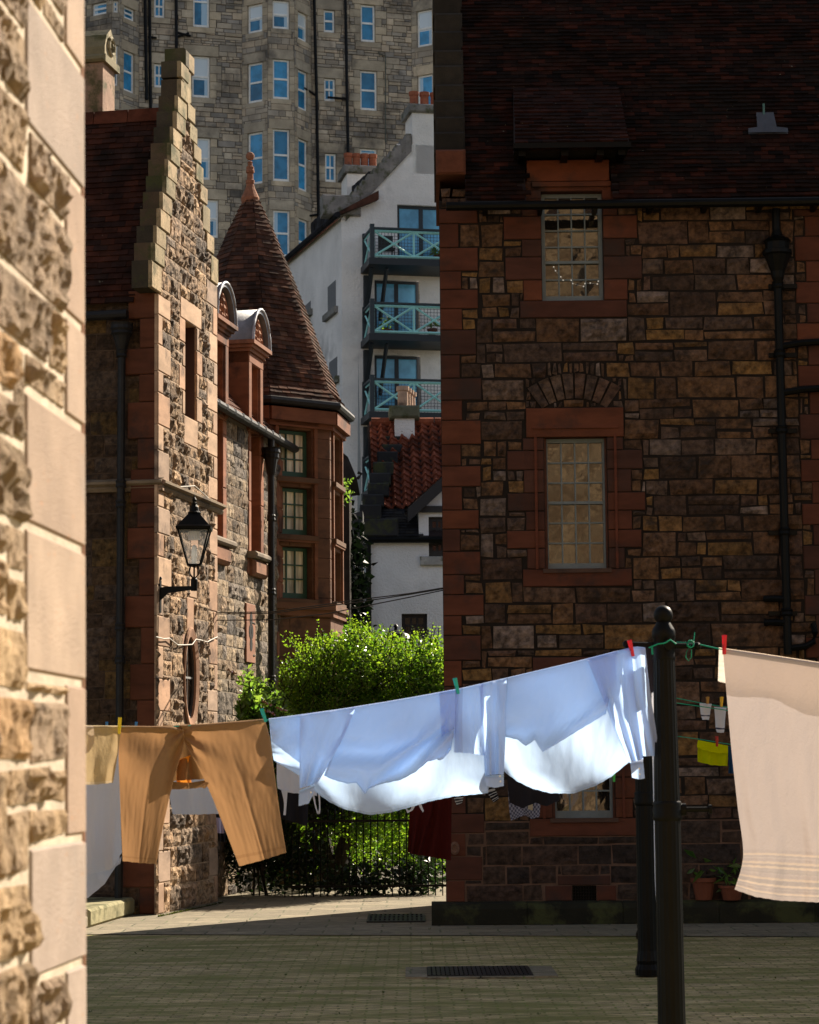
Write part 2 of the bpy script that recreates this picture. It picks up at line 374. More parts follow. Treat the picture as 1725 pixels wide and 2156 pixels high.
def tiles(mb, PL, PR, nrm, rows, tw, pal, thick=.02, var=.3, wav=.006, m=0, lap=.25, skip=None):
    """courses of flat tiles between two edges PL(v), PR(v), v from eaves to ridge"""
    nv = Vector(nrm).normalized()
    for i in range(rows):
        v0, v1 = i / rows, min(1, (i + 1 + lap) / rows)
        a0, a1, b0, b1 = Vector(PL(v0)), Vector(PL(v1)), Vector(PR(v0)), Vector(PR(v1))
        wid = (b0 - a0).length; n = max(1, round(wid / tw)); of = (.5 if i % 2 else 0) + U(-.08, .08)
        k = -of
        while k < n:
            u0, u1 = max(0, k / n), min(1, (k + 1) / n - .004 / max(wid, .01)); k += 1
            if u1 - u0 < .01 / max(wid, .1): continue
            if skip and skip(a0.lerp(b0, (u0 + u1) / 2)): continue
            e = U(-wav, wav) + math.sin(u0 * wid * 2.1 + i * .3) * wav; dr = (a1 - a0).normalized() * U(-.008, .004)
            p = [a0.lerp(b0, u0) + nv * (thick + e) + dr, a0.lerp(b0, u1) + nv * (thick + e + U(-.003, .003)) + dr, a1.lerp(b1, u1) + nv * .002, a1.lerp(b1, u0) + nv * .002]
            q = [p[0] - nv * thick, p[1] - nv * thick]
            c = tn(random.choice(pal), var)
            mb.face(p, m, c); mb.face([q[0], q[1], p[1], p[0]], m, c); mb.face([q[0], p[0], p[3]], m, c); mb.face([p[1], q[1], p[2]], m, c)

def foliage(mb, blobs, count, size, up=.3, shell=.55, long=1.6, tint=(0, 1)):
    """leaf-sized faces through the volume of the given ellipsoids"""
    wts = [b[3] * b[4] * b[5] for b in blobs]
    for _ in range(count):
        x, y, z, rx, ry, rz = random.choices(blobs, wts)[0][:6]
        d = Vector((random.gauss(0, 1), random.gauss(0, 1), random.gauss(0, 1))).normalized()
        r_ = (shell + (1 - shell) * random.random() ** .7) if random.random() < .8 else random.random()
        lump = 1 + .22 * mnoise.noise(Vector((d.x * 2.5 + x, d.y * 2.5, d.z * 2.5 + z)))
        p = Vector((x + d.x * rx * r_ * lump, y + d.y * ry * r_ * lump, z + d.z * rz * r_ * lump))
        a = Vector((U(-1, 1), U(-1, 1), U(-.6, .9))).normalized(); b = a.cross(Vector((U(-1, 1), U(-1, 1), U(-1, 1)))).normalized()
        s_ = size * U(.6, 1.3); k = U(*tint)
        leaf(mb, p, a, b, s_, long, k)
def leaf(mb, p, a, b, s_, long, k):
    nn = a.cross(b) * s_ * .18
    mb.face([p, p + a * s_ * .5 * long + b * s_ * .45 + nn, p + a * s_ * long, p + a * s_ * .5 * long - b * s_ * .45 + nn], 0, (k, k, k))
def sprig(mb, p, d, L, n, size, long=1.6, tint=(.3, 1), droop=.0, stem=None):
    d = Vector(d).normalized(); q = Vector(p)
    for i in range(n):
        t = (i + 1) / n; c = q + d * L * t + Vector((0, 0, -droop * t * t * L))
        for sgn in (-1, 1):
            side = d.cross(Vector((U(-1, 1), U(-1, 1), U(-.3, .3)))).normalized() * sgn
            a = (side + d * U(.4, 1.0)).normalized(); b = a.cross(Vector((U(-1, 1), U(-1, 1), U(-1, 1)))).normalized()
            leaf(mb, c, a, b, size * U(.7, 1.2) * (1.15 - .5 * t), long, U(*tint))
    if stem is not None: stem.tube([q, q + d * L * .5 + Vector((0, 0, -droop * .25 * L)), q + d * L + Vector((0, 0, -droop * L))], .006, 4)

# ================================================================== GROUND
mb = MB(); mb.face([(-900, -300, -.02), (900, -300, -.02), (900, 2500, -.02), (-900, 2500, -.02)], 0, (.09, .08, .06))
tag(obj('ground', mb, M['mortar']), kind='structure')
def paving(name, scale, w_, h_, c1, c2, cm, moss, mfac, mo=.015, bump=.6, off=.5, rotz=0):
    m, nt, b = newmat(name); tc = N(nt, 'ShaderNodeTexCoord').outputs['Object']
    d = noise_node(nt, tc, 5, 2, .5); 
    vm = N(nt, 'ShaderNodeVectorMath', operation='MULTIPLY_ADD'); nt.links.new(d.outputs['Color'], vm.inputs[0]); vm.inputs[1].default_value = (.05, .045, 0); nt.links.new(tc, vm.inputs[2])
    br = N(nt, 'ShaderNodeTexBrick'); br.inputs['Scale'].default_value = 1; br.inputs['Brick Width'].default_value = w_; br.inputs['Row Height'].default_value = h_
    br.inputs['Mortar Size'].default_value = mo; br.inputs['Mortar Smooth'].default_value = .3; br.inputs['Bias'].default_value = 0; br.offset = off
    br.inputs['Color1'].default_value = (*c1, 1); br.inputs['Color2'].default_value = (*c2, 1); br.inputs['Mortar'].default_value = (*cm, 1)
    nt.links.new(vm.outputs[0], br.inputs['Vector'])
    n1 = noise_node(nt, tc, 1.7, 6, .65, stretch=(.45, 1.6, 1)); n2 = noise_node(nt, tc, 13, 6, .75, stretch=(.35, 2.2, 1))
    c = mul(nt, br.outputs['Color'], ramp(nt, n2.outputs[0], [(.36, .30), (.64, 1.65)]))
    c = mul(nt, c, moss, 'MIX', ramp(nt, n1.outputs[0], [(.40, 0), (.60, mfac)]))
    n3 = noise_node(nt, tc, 14, 4, .7)
    both = mul(nt, br.outputs['Fac'], ramp(nt, n3.outputs[0], [(.5, 0), (.62, 1)]))
    c = mul(nt, c, (moss[0] * 1.1, moss[1] * 1.5, moss[2]), 'MIX', both)
    nt.links.new(c, b.inputs['Base Color']); b.inputs['Roughness'].default_value = .9
    ad = N(nt, 'ShaderNodeMath', operation='MULTIPLY_ADD'); nt.links.new(br.outputs['Fac'], ad.inputs[0]); ad.inputs[1].default_value = -1; nt.links.new(n2.outputs[0], ad.inputs[2])
    bp = N(nt, 'ShaderNodeBump'); bp.inputs['Strength'].default_value = bump; bp.inputs['Distance'].default_value = .012
    nt.links.new(ad.outputs[0], bp.inputs['Height']); nt.links.new(bp.outputs[0], b.inputs['Normal']); return m
M['setts'] = paving('moss_grown_setts', 1, .21, .095, (.54, .41, .21), (.37, .28, .14), (.20, .16, .06), (.15, .15, .025), .85, mo=.010, bump=.9)
M['flags'] = paving('flagstones', 1, .62, .45, (.25, .205, .135), (.165, .135, .088), (.06, .05, .03), (.13, .12, .06), .35, .012, .4)
mb = MB(); mb.face([(-8, -7, -.012), (14, -7, -.012), (14, 23.5, -.012), (-8, 25.1, -.012)], 0)
c_ = mb; o = obj('courtyard_paving', mb, M['setts'], base=(0, 0, 0)); tag(o, kind='structure')
mb = MB(); q0 = G(186, 1966); q1 = G(1725, 1971)
dy = (q1.y - q0.y) / (q1.x - q0.x)
mb.face([(-12, q0.y + dy * (-12 - q0.x), -.004), (14, q0.y + dy * (14 - q0.x), -.004), (14, 36, -.004), (-12, 36, -.004)], 0)
tag(obj('pavement', mb, M['flags'], base=(0, 0, 0)), kind='structure')
mb = MB()                                                           # the rising ground the far buildings stand on
rows = []
for i in range(14):
    y = 44 + i * 6
    rows.append([(-60 + k * 8, y, -.03 + 18 * (i / 13) ** 1.2 + (.5 * mnoise.noise(Vector((k, i, 0))) if i else 0)) for k in range(18)])
mb.grid(rows, 0, (.03, .045, .015)); tag(obj('hill', mb, M['mortar'], base=(0, 70, 0)), kind='structure')

RUB = [(.115, .060, .029), (.10, .052, .028), (.17, .092, .032), (.10, .064, .045), (.165, .118, .094), (.055, .032, .021), (.092, .051, .034), (.15, .080, .031), (.08, .05, .036), (.115, .060, .031), (.10, .054, .030), (.13, .068, .033), (.11, .062, .038)]
RED = (.098, .032, .017)

# ================================================================== RIGHT BUILDING
b0 = G(940, 1946)
rw = Fr((b0.x, b0.y), (1, -.012))
RB = thing('stone_house', (b0.x, b0.y, 0), 'dark stone house with red sandstone quoins and sash windows behind the washing posts', 'house')
RE = 22.0                                                           # its far end, out of the frame
EZ = 8.10; RIDGE = 11.95; HALF = 2.25
W1 = [rw.hit(1139, 405), rw.hit(1272, 632)]; W2 = [rw.hit(1145, 922), rw.hit(1282, 1197)]; W3 = [rw.hit(1160, 1448), rw.hit(1296, 1722)]
wins = [(W1[0][0], W1[1][0], W1[1][1], W1[0][1]), (W2[0][0], W2[1][0], W2[1][1], W2[0][1]), (W3[0][0], W3[1][0], W3[1][1], W3[0][1])]
def hx(px, y=1200): return rw.hit(px, y)[0]
def hz(py, x=1200): return rw.hit(x, py)[1]
ash = []                                                            # dressed stones (s0,s1,z0,z1,n)
# corner quoins, long and short
z = .24; k = 0
qz = []
while z < 8.05:
    h = U(.21, .29); z1 = min(z + h, 8.05); wd = U(.40, .47) if k % 2 else U(.20, .27)
    if z > 8.3: wd = .3
    ash.append((0, wd, z, z1, .018)); z = z1; k += 1
for wi, (a, b, c, d) in enumerate(wins):
    lint = (a - .2, b + .2, d, d + .34) if wi else (a - .13, b + .07, d, d + .12)
    ash.append((*lint, .03)); ash.append((a - .26, b + .26, c - .2, c, .022))
    z = c; k = 0
    while z < d - .02:
        h = U(.2, .27); z1 = min(z + h, d)
        if d - z1 < .1: z1 = d
        ash.append((a - (.40 if k % 2 else .2) - U(0, .04), a, z, z1, .02)); ash.append((b, b + (.36 if k % 2 else .17) + U(0, .12), z, z1, .02)); z = z1; k += 1
# quoins of the next bay at the frame's right edge
z = .3; k = 0; sR = hx(1706, 900)
while z < 8.0:
    h = U(.22, .3); ash.append((sR - (.12 if k % 2 else 0), sR + .7, z, min(z + h, 8.0), .018)); z += h; k += 1
vent_hole = (hx(1205, 1880), hx(1256, 1880), hz(1897, 1230), hz(1864, 1230))
ash.append((vent_hole[0] - .16, vent_hole[1] + .16, vent_hole[3], vent_hole[3] + .11, .015))
ash.append((vent_hole[0] - .3, vent_hole[0], vent_hole[2], vent_hole[3], .015)); ash.append((vent_hole[1], vent_hole[1] + .22, vent_hole[2], vent_hole[3], .015))
# relieving arch
ac = (hx(1209, 830), hz(787, 1209) - .91); arch = []
for i in range(8):
    a0 = R(126 - i * 72 / 8); a1 = R(126 - (i + 1) * 72 / 8) ; arch.append((a0, a1))
mb = MB()
sn, cs = math.sin, math.cos
for (a0, a1) in arch:
    g = .014; r0, r1 = .63, .91
    sy = 1; rows = []
    c = tn(random.choice([RUB[3], RUB[6], RUB[8], RUB[5]]), .2); sdd = U(0, 99)
    for i in range(-1, 8):
        row = []
        for k in range(-1, 5):
            u = min(max(k / 3, 0), 1); v = min(max(i / 6, 0), 1); aa = a0 - g - (a0 - a1 - 2 * g) * u; rr = r0 + (r1 - r0) * v
            e = k in (-1, 4) or i in (-1, 7)
            n = -.01 if e else .03 * (.55 + mnoise.fractal(Vector((aa * 5, rr * 9, sdd)), .8, 2, 4))
            row.append(rw.W(ac[0] + rr * cs(aa), max(n, .004) + .004 if not e else n, ac[1] + rr * sn(aa) * sy))
        rows.append(row)
    mb.grid(rows, 0, c)
archhole = []
for i in range(18):
    x0 = -.55 + i * 1.10 / 18; x1 = x0 + 1.10 / 18; xm = (x0 + x1) / 2
    zo = math.sqrt(.92 ** 2 - xm * xm); zi = math.sqrt(.62 ** 2 - xm * xm) if abs(xm) < .365 else abs(xm) * 1.376
    if zo > zi: archhole.append((ac[0] + x0, ac[0] + x1, ac[1] + zi, ac[1] + zo))
ah = [a[:4] for a in ash]; holes = ah + wins + [vent_hole]
# first the dressed stones, then the rubble round them
for (a, b, c, d, n) in ash: mb.bblock(rw, a + .004, b - .004, -.16, n, c + .004, d - .004, 1, tn(random.choice([RED, RED, (.078, .029, .018), (.12, .038, .018), (.062, .026, .017)]), .14))
rubble(mb, rw, .02, 5.4, 1.12, 8.3, holes + archhole, RUB, .15, .30, .024, .036, .042, m=0, var=.30, j=.012, wmax=2.9)
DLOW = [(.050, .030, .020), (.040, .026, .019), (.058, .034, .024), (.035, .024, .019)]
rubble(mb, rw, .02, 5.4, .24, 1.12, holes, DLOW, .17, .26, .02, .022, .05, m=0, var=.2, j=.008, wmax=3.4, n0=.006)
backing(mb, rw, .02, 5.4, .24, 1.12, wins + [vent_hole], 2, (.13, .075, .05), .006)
low = [(.11, .065, .045), (.09, .05, .035), (.08, .06, .05)]
backing(mb, rw, 0, RE, 0, EZ + .05, wins + [vent_hole], 2, (.016, .011, .008))
rubble(mb, rw, 5.4, 9, .2, 8.1, [], RUB, .2, .35, .016, .02, .2, flat=True, m=0)
# plinth course at the foot, proud of the wall
for i in range(20):
    a = -.16 + i * 1.05; z1 = .245
    pr = [(.0, 0), (.17, 0), (.17, .17), (.13, .225), (.05, z1), (-.1, z1)]
    f0 = [rw.W(a, n, z) for n, z in pr]; f1 = [rw.W(a + 1.045, n, z) for n, z in pr]
    mb.grid([f0, f1], 3, tn((.016, .015, .008), .2)); mb.face(f0[::-1], 3, (.07, .07, .03)); mb.face(f1, 3, (.07, .07, .03))
# left side wall, going back, with its quoins; rear wall and gable triangle
sd0 = rw.W(0, 0, 0); sdd = Vector((.10, 1, 0)).normalized(); DP = 4.3
sfr = Fr((sd0[0] + sdd.x * DP, sd0[1] + sdd.y * DP), (-sdd.x, -sdd.y))   # s from back corner to front corner, normal to the left
mb.face([sfr.W(0, 0, 0), sfr.W(DP, 0, 0), sfr.W(DP, 0, EZ), sfr.W(DP * .48, 0, RIDGE), sfr.W(0, 0, EZ)], 2, (.06, .045, .035))
rubble(mb, sfr, .3, DP - .45, .1, 8.0, [], RUB, .2, .32, .016, .02, .2, flat=True, m=0)
rr_ = Fr(sfr.W(0, 0, 0), rw.d); mb.face([rr_.W(0, 0, 0), rr_.W(RE, 0, 0), rr_.W(RE, 0, EZ), rr_.W(0, 0, EZ)], 2, (.06, .045, .035))
mb.face([rw.W(RE, 0, 0), rr_.W(RE, 0, 0), rr_.W(RE, 0, EZ), (rw.W(RE, -DP * .52, 0)[0], rw.W(RE, -DP * .52, 0)[1], RIDGE), rw.W(RE, 0, EZ)], 2, (.06, .045, .035))
obj('wall', mb, [M['rubble'], M['ashlar'], M['mortar'], M['slab']], RB)
# crow steps up the left gable edge
mb = MB()
cz = [(375, 330), (330, 290), (290, 258), (258, 223), (223, 190), (190, 150), (150, 118), (118, 78), (78, 40), (40, 0), (0, -40)]
for i, (y0, y1) in enumerate(cz):
    vm_ = min(1, max(0, (rw.hit(925, y1, -i * .19)[1] - EZ) / (RIDGE - EZ))); n1 = .30 - vm_ * (.28 + HALF)
    z0 = rw.hit(925, y0, n1)[1]; z1 = rw.hit(925, y1, n1)[1]
    mb.bblock(rw, -.03 - .02 * (i % 2), .31, -2.4, n1 + .12 + (.06 if i == 0 else 0), z0, z1 + .04, 0, tn((.026, .021, .015) if i else (.10, .034, .018), .25), .025)
obj('crow_steps', mb, M['mortar'], RB)
# roof
DARKT = [(.017, .0075, .005), (.012, .006, .0045), (.024, .008, .005), (.009, .005, .004), (.034, .010, .006)]
ev = lambda s, v: Vector(rw.W(s, .28 - v * (.28 + HALF), EZ - .02 + v * (RIDGE - EZ + .02)))
rn = Vector((rw.n[0] * (RIDGE - EZ), rw.n[1] * (RIDGE - EZ), HALF + .28))
mb = MB()
dS0, dS1 = hx(1082, 300), hx(1318, 300); eS0, eS1 = hx(1106, 400), hx(1287, 400)
vgap = .17
mb.face([ev(.3, 0) - rn * .004, ev(eS0, 0) - rn * .004, ev(eS0, 1) - rn * .004, ev(.3, 1) - rn * .004], 1, (.03, .02, .02))
mb.face([ev(eS1, 0) - rn * .004, ev(RE + .2, 0) - rn * .004, ev(RE + .2, 1) - rn * .004, ev(eS1, 1) - rn * .004], 1, (.03, .02, .02))
mb.face([ev(eS0, vgap) - rn * .004, ev(eS1, vgap) - rn * .004, ev(eS1, 1) - rn * .004, ev(eS0, 1) - rn * .004], 1, (.03, .02, .02))
inv = lambda p: (p[2] - EZ) / (RIDGE - EZ)
def skp(p):
    s = (p.x - rw.o[0]) * rw.d[0] + (p.y - rw.o[1]) * rw.d[1]
    return eS0 - .02 < s < eS1 + .02 and inv(p) < vgap
tiles(mb, lambda v: ev(.3, v), lambda v: ev(6.6, v), rn, 66, .165, DARKT, .022, .35, .007, skip=skp)
bk = [Vector(rr_.W(-.05, -.2, EZ)), Vector(rr_.W(RE + .2, -.2, EZ)), ev(RE + .2, 1), ev(-.05 + .1, 1)]
mb.face(bk, 1, (.05, .02, .015)); mb.face([ev(6.6, 0), ev(RE, 0), ev(RE, 1), ev(6.6, 1)], 1, (.05, .02, .015))
mb.tube([ev(.1, 1) + Vector((0, 0, .03)), ev(RE, 1) + Vector((0, 0, .03))], .09, 8, 1, (.12, .04, .02))
obj('roof', mb, [M['tile'], M['mortar']], RB)
# the small swept roof over the top window
mb = MB(); zt = .41
p_e = lambda s: Vector(rw.W(s, .42, hz(322, 1200))); p_t = lambda s: ev(s, zt) + rn.normalized() * .03
nn = (p_e(dS1) - p_e(dS0)).cross(p_t(dS0) - p_e(dS0)).normalized()
PLd = lambda v: p_e(dS0).lerp(p_t(dS0 + .03), v); PRd = lambda v: p_e(dS1).lerp(p_t(dS1 - .01), v)
for A, B in ((PLd, -1), (PRd, 1)):
    base0 = ev(dS0 if B < 0 else dS1, 0.1); mb.face([A(0), A(1), ev(dS0 if B < 0 else dS1, .16)], 1, (.03, .02, .02))
mb.face([PLd(0), PRd(0), PRd(1), PLd(1)], 1, (.03, .02, .02))
mb.face([PLd(0) - Vector((0, 0, .05)), PRd(0) - Vector((0, 0, .05)), Vector(rw.W(dS1, -.1, hz(330))), Vector(rw.W(dS0, -.1, hz(330)))], 1, (.02, .015, .012))
tiles(mb, PLd, PRd, nn, 15, .155, [(.030, .010, .007), (.022, .009, .0065), (.017, .0075, .006)], .024, .3, .008)
mb.box(rw, dS0 - .02, dS1 + .02, .36, .47, hz(334), hz(322) - .005, 2, (.5, .5, .5))
for s in (dS0 + .04, (dS0 + dS1) / 2 - .12, (dS0 + dS1) / 2 + .28, dS1 - .12): mb.box(rw, s, s + .08, .0, .36, hz(345), hz(330), 2, (.5, .5, .5))
obj('dormer_roof', mb, [M['tile'], M['mortar'], M['iron']], RB)
mb = MB(); a, b, c, d = wins[0]
mb.bblock(rw, eS0, a, -.2, .03, EZ + .05, d + .12, 0, RED); mb.bblock(rw, b, eS1, -.2, .03, EZ + .05, d + .12, 0, (.12, .036, .018))
mb.bblock(rw, eS0 + .02, eS1 - .02, -.2, .035, d + .12, hz(338), 0, (.13, .036, .015))
mb.box(rw, a - .1, b + .1, .03, .07, d + .05, d + .1, 0, (.11, .034, .016))
obj('dormer_front', mb, M['ashlar'], RB)
# windows
GREY = (.14, .17, .18)
window(rw, *wins[0], -.10, 4, 6, RB, GREY, rail=2.05 / 6, bar=.016, rim=.045)
window(rw, *wins[1], -.10, 4, 6, RB, GREY, rail=.5, bar=.016, rim=.045)
window(rw, *wins[2], -.10, 4, 6, RB, GREY, rail=.5, bar=.018, rim=.05)
mb = MB(); mb.face([rw.W(wins[0][0], -.4, wins[0][2]), rw.W(wins[0][1], -.4, wins[0][2]), rw.W(wins[0][1], -.4, wins[0][3]), rw.W(wins[0][0], -.4, wins[0][3])], 0, (.02, .02, .02))
m, nt_, b = newmat('fairy_light'); b.inputs['Base Color'].default_value = (.9, .88, .8, 1); b.inputs['Emission Color'].default_value = (1, .93, .8, 1); b.inputs['Emission Strength'].default_value = .10; M['bulb'] = m
mb = MB()
for (x, y) in ((1166, 562), (1170, 570), (1181, 583), (1186, 590), (1203, 590), (1206, 597), (1229, 603), (1232, 597), (1243, 596), (1258, 598), (1260, 592), (1270, 582)):
    if x < 1268:
        s_, z_ = rw.hit(x, y, -.11); mb.sphere(rw.W(s_, -.11, z_), .009, 8)
mb.tube([rw.W(*(lambda q: (q[0], -.112, q[1]))(rw.hit(x, y, -.11))) for (x, y) in ((1166, 562), (1170, 570), (1181, 583), (1186, 590), (1203, 590), (1206, 597), (1229, 603), (1232, 597), (1243, 596), (1258, 598), (1260, 592))], .0005, 4)
obj('fairy_lights', mb, M['bulb'], RB)
# moulded window surrounds
for (a, b, c, d) in wins[1:]:
    mb = MB()
    for q in ((a - .11, a - .08, c, d + .04), (b + .08, b + .11, c, d + .04)): mb.box(rw, q[0], q[1], .02, .035, q[2], q[3], 0, (.12, .035, .018))
    mb.box(rw, a - .13, b + .13, .03, .05, d + .1, d + .14, 0, (.13, .04, .02)); mb.box(rw, a - .03, b + .03, -.1, .05, c - .045, c, 0, (.09, .05, .035))
    mb.box(rw, a, a + .03, -.12, -.04, c, d, 0, (.1, .04, .025)); mb.box(rw, b - .02, b, -.12, -.04, c, d, 0, (.1, .04, .025))
    obj('window_moulding', mb, M['ashlar'], RB)
# gutter
mb = MB(); g0 = rw.W(.13, .34, EZ - .02); g1 = rw.W(RE, .34, EZ - .02)
gz = [rw.hit(940, 440, .34), rw.hit(1725, 424, .34)]
P0 = rw.W(gz[0][0], .34, gz[0][1] + .03); P1 = rw.W(RE, .34, gz[0][1] + .03 + (RE - gz[0][0]) * (gz[1][1] - gz[0][1]) / (gz[1][0] - gz[0][0]) * .2)
mb.tube([P0, P1], .052, 10); 
for i in range(18):
    s = .5 + i * .62
    mb.box(rw, s, s + .05, .0, .3, EZ - .14, EZ - .06, 0, (1, 1, 1))
obj('gutter', mb, M['iron'], RB)
# soil pipe with its hopper and branches
def rp(px, py, n=.1): s, z = rw.hit(px, py, n); return Vector(rw.W(s, n, z))
mb = MB(); xs = [(1634, 440), (1636, 480), (1637, 600), (1641, 760), (1646, 900), (1651, 1100), (1656, 1290), (1660, 1372)]
xx = rp(1649, 1000)
mb.tube([Vector((xx.x - .0, xx.y, rp(1634, 440).z)), Vector((xx.x, xx.y, rp(1658, 1378).z))], .048, 10)
top = rp(1640, 540); topz = top.z
mb.lathe((xx.x, xx.y - .02, topz - .3), [(.05, 0), (.07, .05), (.08, .12), (.15, .3), (.17, .32), (.17, .36), (.14, .37), (.14, .45), (.16, .47), (.13, .50), (.07, .53), (.05, .6)], 12)
for py in (600, 745, 905, 1120, 1290):
    zz = rp(1650, py).z; mb.lathe((xx.x, xx.y, zz - .04), [(.06, 0), (.068, .02), (.06, .05), (.068, .07), (.055, .09)], 12)
    mb.box(rw, *(lambda s: (s - .16, s + .16))(rw.hit(1650, py, .1)[0]), .02, .06, zz - .03, zz + .02)
for py, d_ in ((722, 1), (820, 1)):
    zz = rp(1655, py).z; mb.tube([Vector((xx.x, xx.y, zz - .04)), Vector((xx.x + .25, xx.y, zz + .0)), Vector((xx.x + .9, xx.y, zz + .03))], .04, 8)
for py in (1262, 1312):
    zz = rp(1655, py).z; mb.tube([Vector((xx.x, xx.y, zz)), Vector((xx.x - .12, xx.y, zz + .01)), Vector((xx.x - .25, xx.y + .03, zz + .01))], .038, 8)
zz = rp(1655, 1365).z; mb.tube([Vector((xx.x, xx.y, zz)), Vector((xx.x + .2, xx.y, zz + .02)), Vector((xx.x + .29, xx.y, zz + .07)), Vector((xx.x + .31, xx.y, zz + .17)), Vector((xx.x + .3, xx.y + .05, zz + .27))], .036, 8)
obj('soil_pipe', mb, M['iron'], RB)
mb = MB(); v = vent_hole
mb.box(rw, v[0], v[1], -.12, -.10, v[2], v[3], 0, (.3, .3, .3))
for i in range(9): s = v[0] + (v[1] - v[0]) * (i + .5) / 9; mb.box(rw, s - .006, s + .006, -.06, -.045, v[2], v[3], 0)
for i in range(5): z = v[2] + (v[3] - v[2]) * (i + .5) / 5; mb.box(rw, v[0], v[1], -.05, -.04, z - .005, z + .005, 0)
obj('air_vent', mb, M['iron'], RB)
mb = MB(); vv = .29; c = ev(hx(1622, 300), vv)
q = [ev(hx(1584, 300), .225), ev(hx(1668, 300), .225), ev(hx(1668, 300), .240), ev(hx(1645, 300), .245), ev(hx(1643, 300), .30), ev(hx(1606, 300), .30), ev(hx(1604, 300), .245), ev(hx(1584, 300), .240)]
mb.face([p + rn.normalized() * .05 for p in q], 0, (.22, .22, .24)); mb.face([p + rn.normalized() * .02 for p in q][::-1], 0, (.2, .2, .2)); mb.tube([c + rn.normalized() * .03, c + rn.normalized() * .03 + Vector((0, 0, .15))], .014, 8, 0, (.25, .6, .45))
obj('roof_vent', mb, M['lead'], RB)
mb = MB(); c = rp(958, 1786, .03); mb.lathe((0, 0, 0), [(.075, 0), (.07, .02), (.045, .03), (.03, .015)], 12)
mb.v = [(c.x + x * .7, c.y - z, c.z + y) for (x, y, z) in mb.v]
obj('stone_boss', mb, stone('pale_boss', 9, .8, 1.2, color=(.16, .085, .055)), RB)

# ================================================================== LEFT HOUSE: crow-stepped gable
L = G(331, 1925); Rr = G(457, 1898)
gp = Fr((L.x, L.y), (Rr.x - L.x, Rr.y - L.y)); GW = (Rr - L).length
lf = Fr((L.x, L.y), (gp.n[0], gp.n[1]))
LB = thing('gabled_house', (L.x, L.y, 0), 'sunlit crow-stepped stone gable with slit window and oval window, bearing the wall lantern', 'house')
lst = [gp.hit(*p) for p in [(384, 102), (378, 134), (374, 166), (369, 200), (365, 233), (359, 266), (353, 300), (348, 334), (343, 369), (337, 403), (331, 438), (324, 474), (319, 510), (314, 547)]]
rst = [gp.hit(*p) for p in [(391, 145), (398, 186), (405, 229), (411, 271), (418, 314), (424, 354), (431, 398), (438, 440), (445, 500), (455, 546)]]
PEACH = [(.42, .275, .18), (.37, .24, .16), (.46, .31, .205), (.36, .255, .185), (.43, .26, .165)]
STEP_LIT = [(.34, .26, .15), (.27, .215, .125), (.38, .28, .165)]  # step face plates: their sunlight painted as a paler colour
GR = [(.27, .185, .115), (.20, .145, .10), (.32, .21, .125), (.16, .12, .09), (.25, .17, .11), (.37, .25, .15)]
mb = MB(); gh = []
slit = (gp.hit(388, 675)[0], gp.hit(412, 690)[0], gp.hit(400, 881)[1], gp.hit(400, 682)[1])
ov = gp.hit(398, 1427)
# left quoins
z = 0; k = 0; zs = 7.55
while z < zs:
    h = U(.26, .40); z1 = min(zs, z + h); a = -.02 - .012 * z; gh.append((a, a + (.50 if k % 2 else .22) * U(.8, 1.15), z, z1)); z = z1; k += 1
z = 0; k = 0; gr = lambda z: GW - .02 - .02 * z * .3
while z < 8.2:
    h = U(.28, .42); z1 = min(8.2, z + h); gh.append((gr(z) - (.46 if k % 2 else .20) * U(.8, 1.15), gr(z), z, z1)); z = z1; k += 1
# slit surround
gh += [(slit[0] - .22, slit[1] + .22, slit[3], slit[3] + .28), (slit[0] - .06, slit[1] + .06, slit[2] - .36, slit[2])]
z = slit[2]; k = 0
while z < slit[3] - .01:
    z1 = min(z + .31, slit[3]); gh.append((slit[0] - (.27 if k % 2 else .12), slit[0], z, z1)); gh.append((slit[1], slit[1] + (.12 if k % 2 else .26), z, z1)); z = z1; k += 1
# key blocks round the oval and a few odd dressed stones
OX, OZ = .24, .52
gh += [(ov[0] - .16, ov[0] + .16, ov[1] + OZ + .02, ov[1] + OZ + .5), (ov[0] - .12, ov[0] + .12, ov[1] - OZ - .45, ov[1] - OZ + .0), (ov[0] - .05, ov[0] + .3, 3.9, 4.3), (ov[0] + .0, ov[0] + .35, 4.55, 4.85)]
ovbox = (ov[0] - OX - .09, ov[0] + OX + .09, ov[1] - OZ - .02, ov[1] + OZ + .02)
for q in gh:
    zc = q[3]
    mb.bblock(gp, q[0] + .003, q[1] - .003, -.03 if q[0] < 0 else -.28, .02, q[2] + .003, q[3] - .003, 1, tn(random.choice(PEACH), .12), .012)
# steps: coping stones and the stair outline of the wall
steps = []
al = lst[::-1]
MOSS_SHADE = [(.072, .054, .034), (.055, .044, .03), (.09, .062, .038)]  # step bodies: moss tone plus the side faces' shade put into the colour
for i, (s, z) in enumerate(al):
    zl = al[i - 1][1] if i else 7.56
    mb.bblock(gp, s, s + .42, -.22, .0, zl, z, 3, tn(random.choice(MOSS_SHADE), .2), .012)
    mb.bblock(gp, s + .003, s + .417, -.02, .035 + .01 * (i % 2), zl + .003, z - .003, 3, tn(random.choice(STEP_LIT), .15), .012)
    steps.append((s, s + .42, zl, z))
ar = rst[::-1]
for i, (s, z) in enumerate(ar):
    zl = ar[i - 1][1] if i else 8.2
    mb.bblock(gp, s - .36, s, -.22, .0, zl, z, 3, tn(random.choice(MOSS_SHADE), .2), .012)
    mb.bblock(gp, s - .357, s - .003, -.02, .036 + .01 * (i % 2), zl + .003, z - .003, 3, tn(random.choice(STEP_LIT), .15), .012)
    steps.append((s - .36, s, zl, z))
apx = lst[0][1]
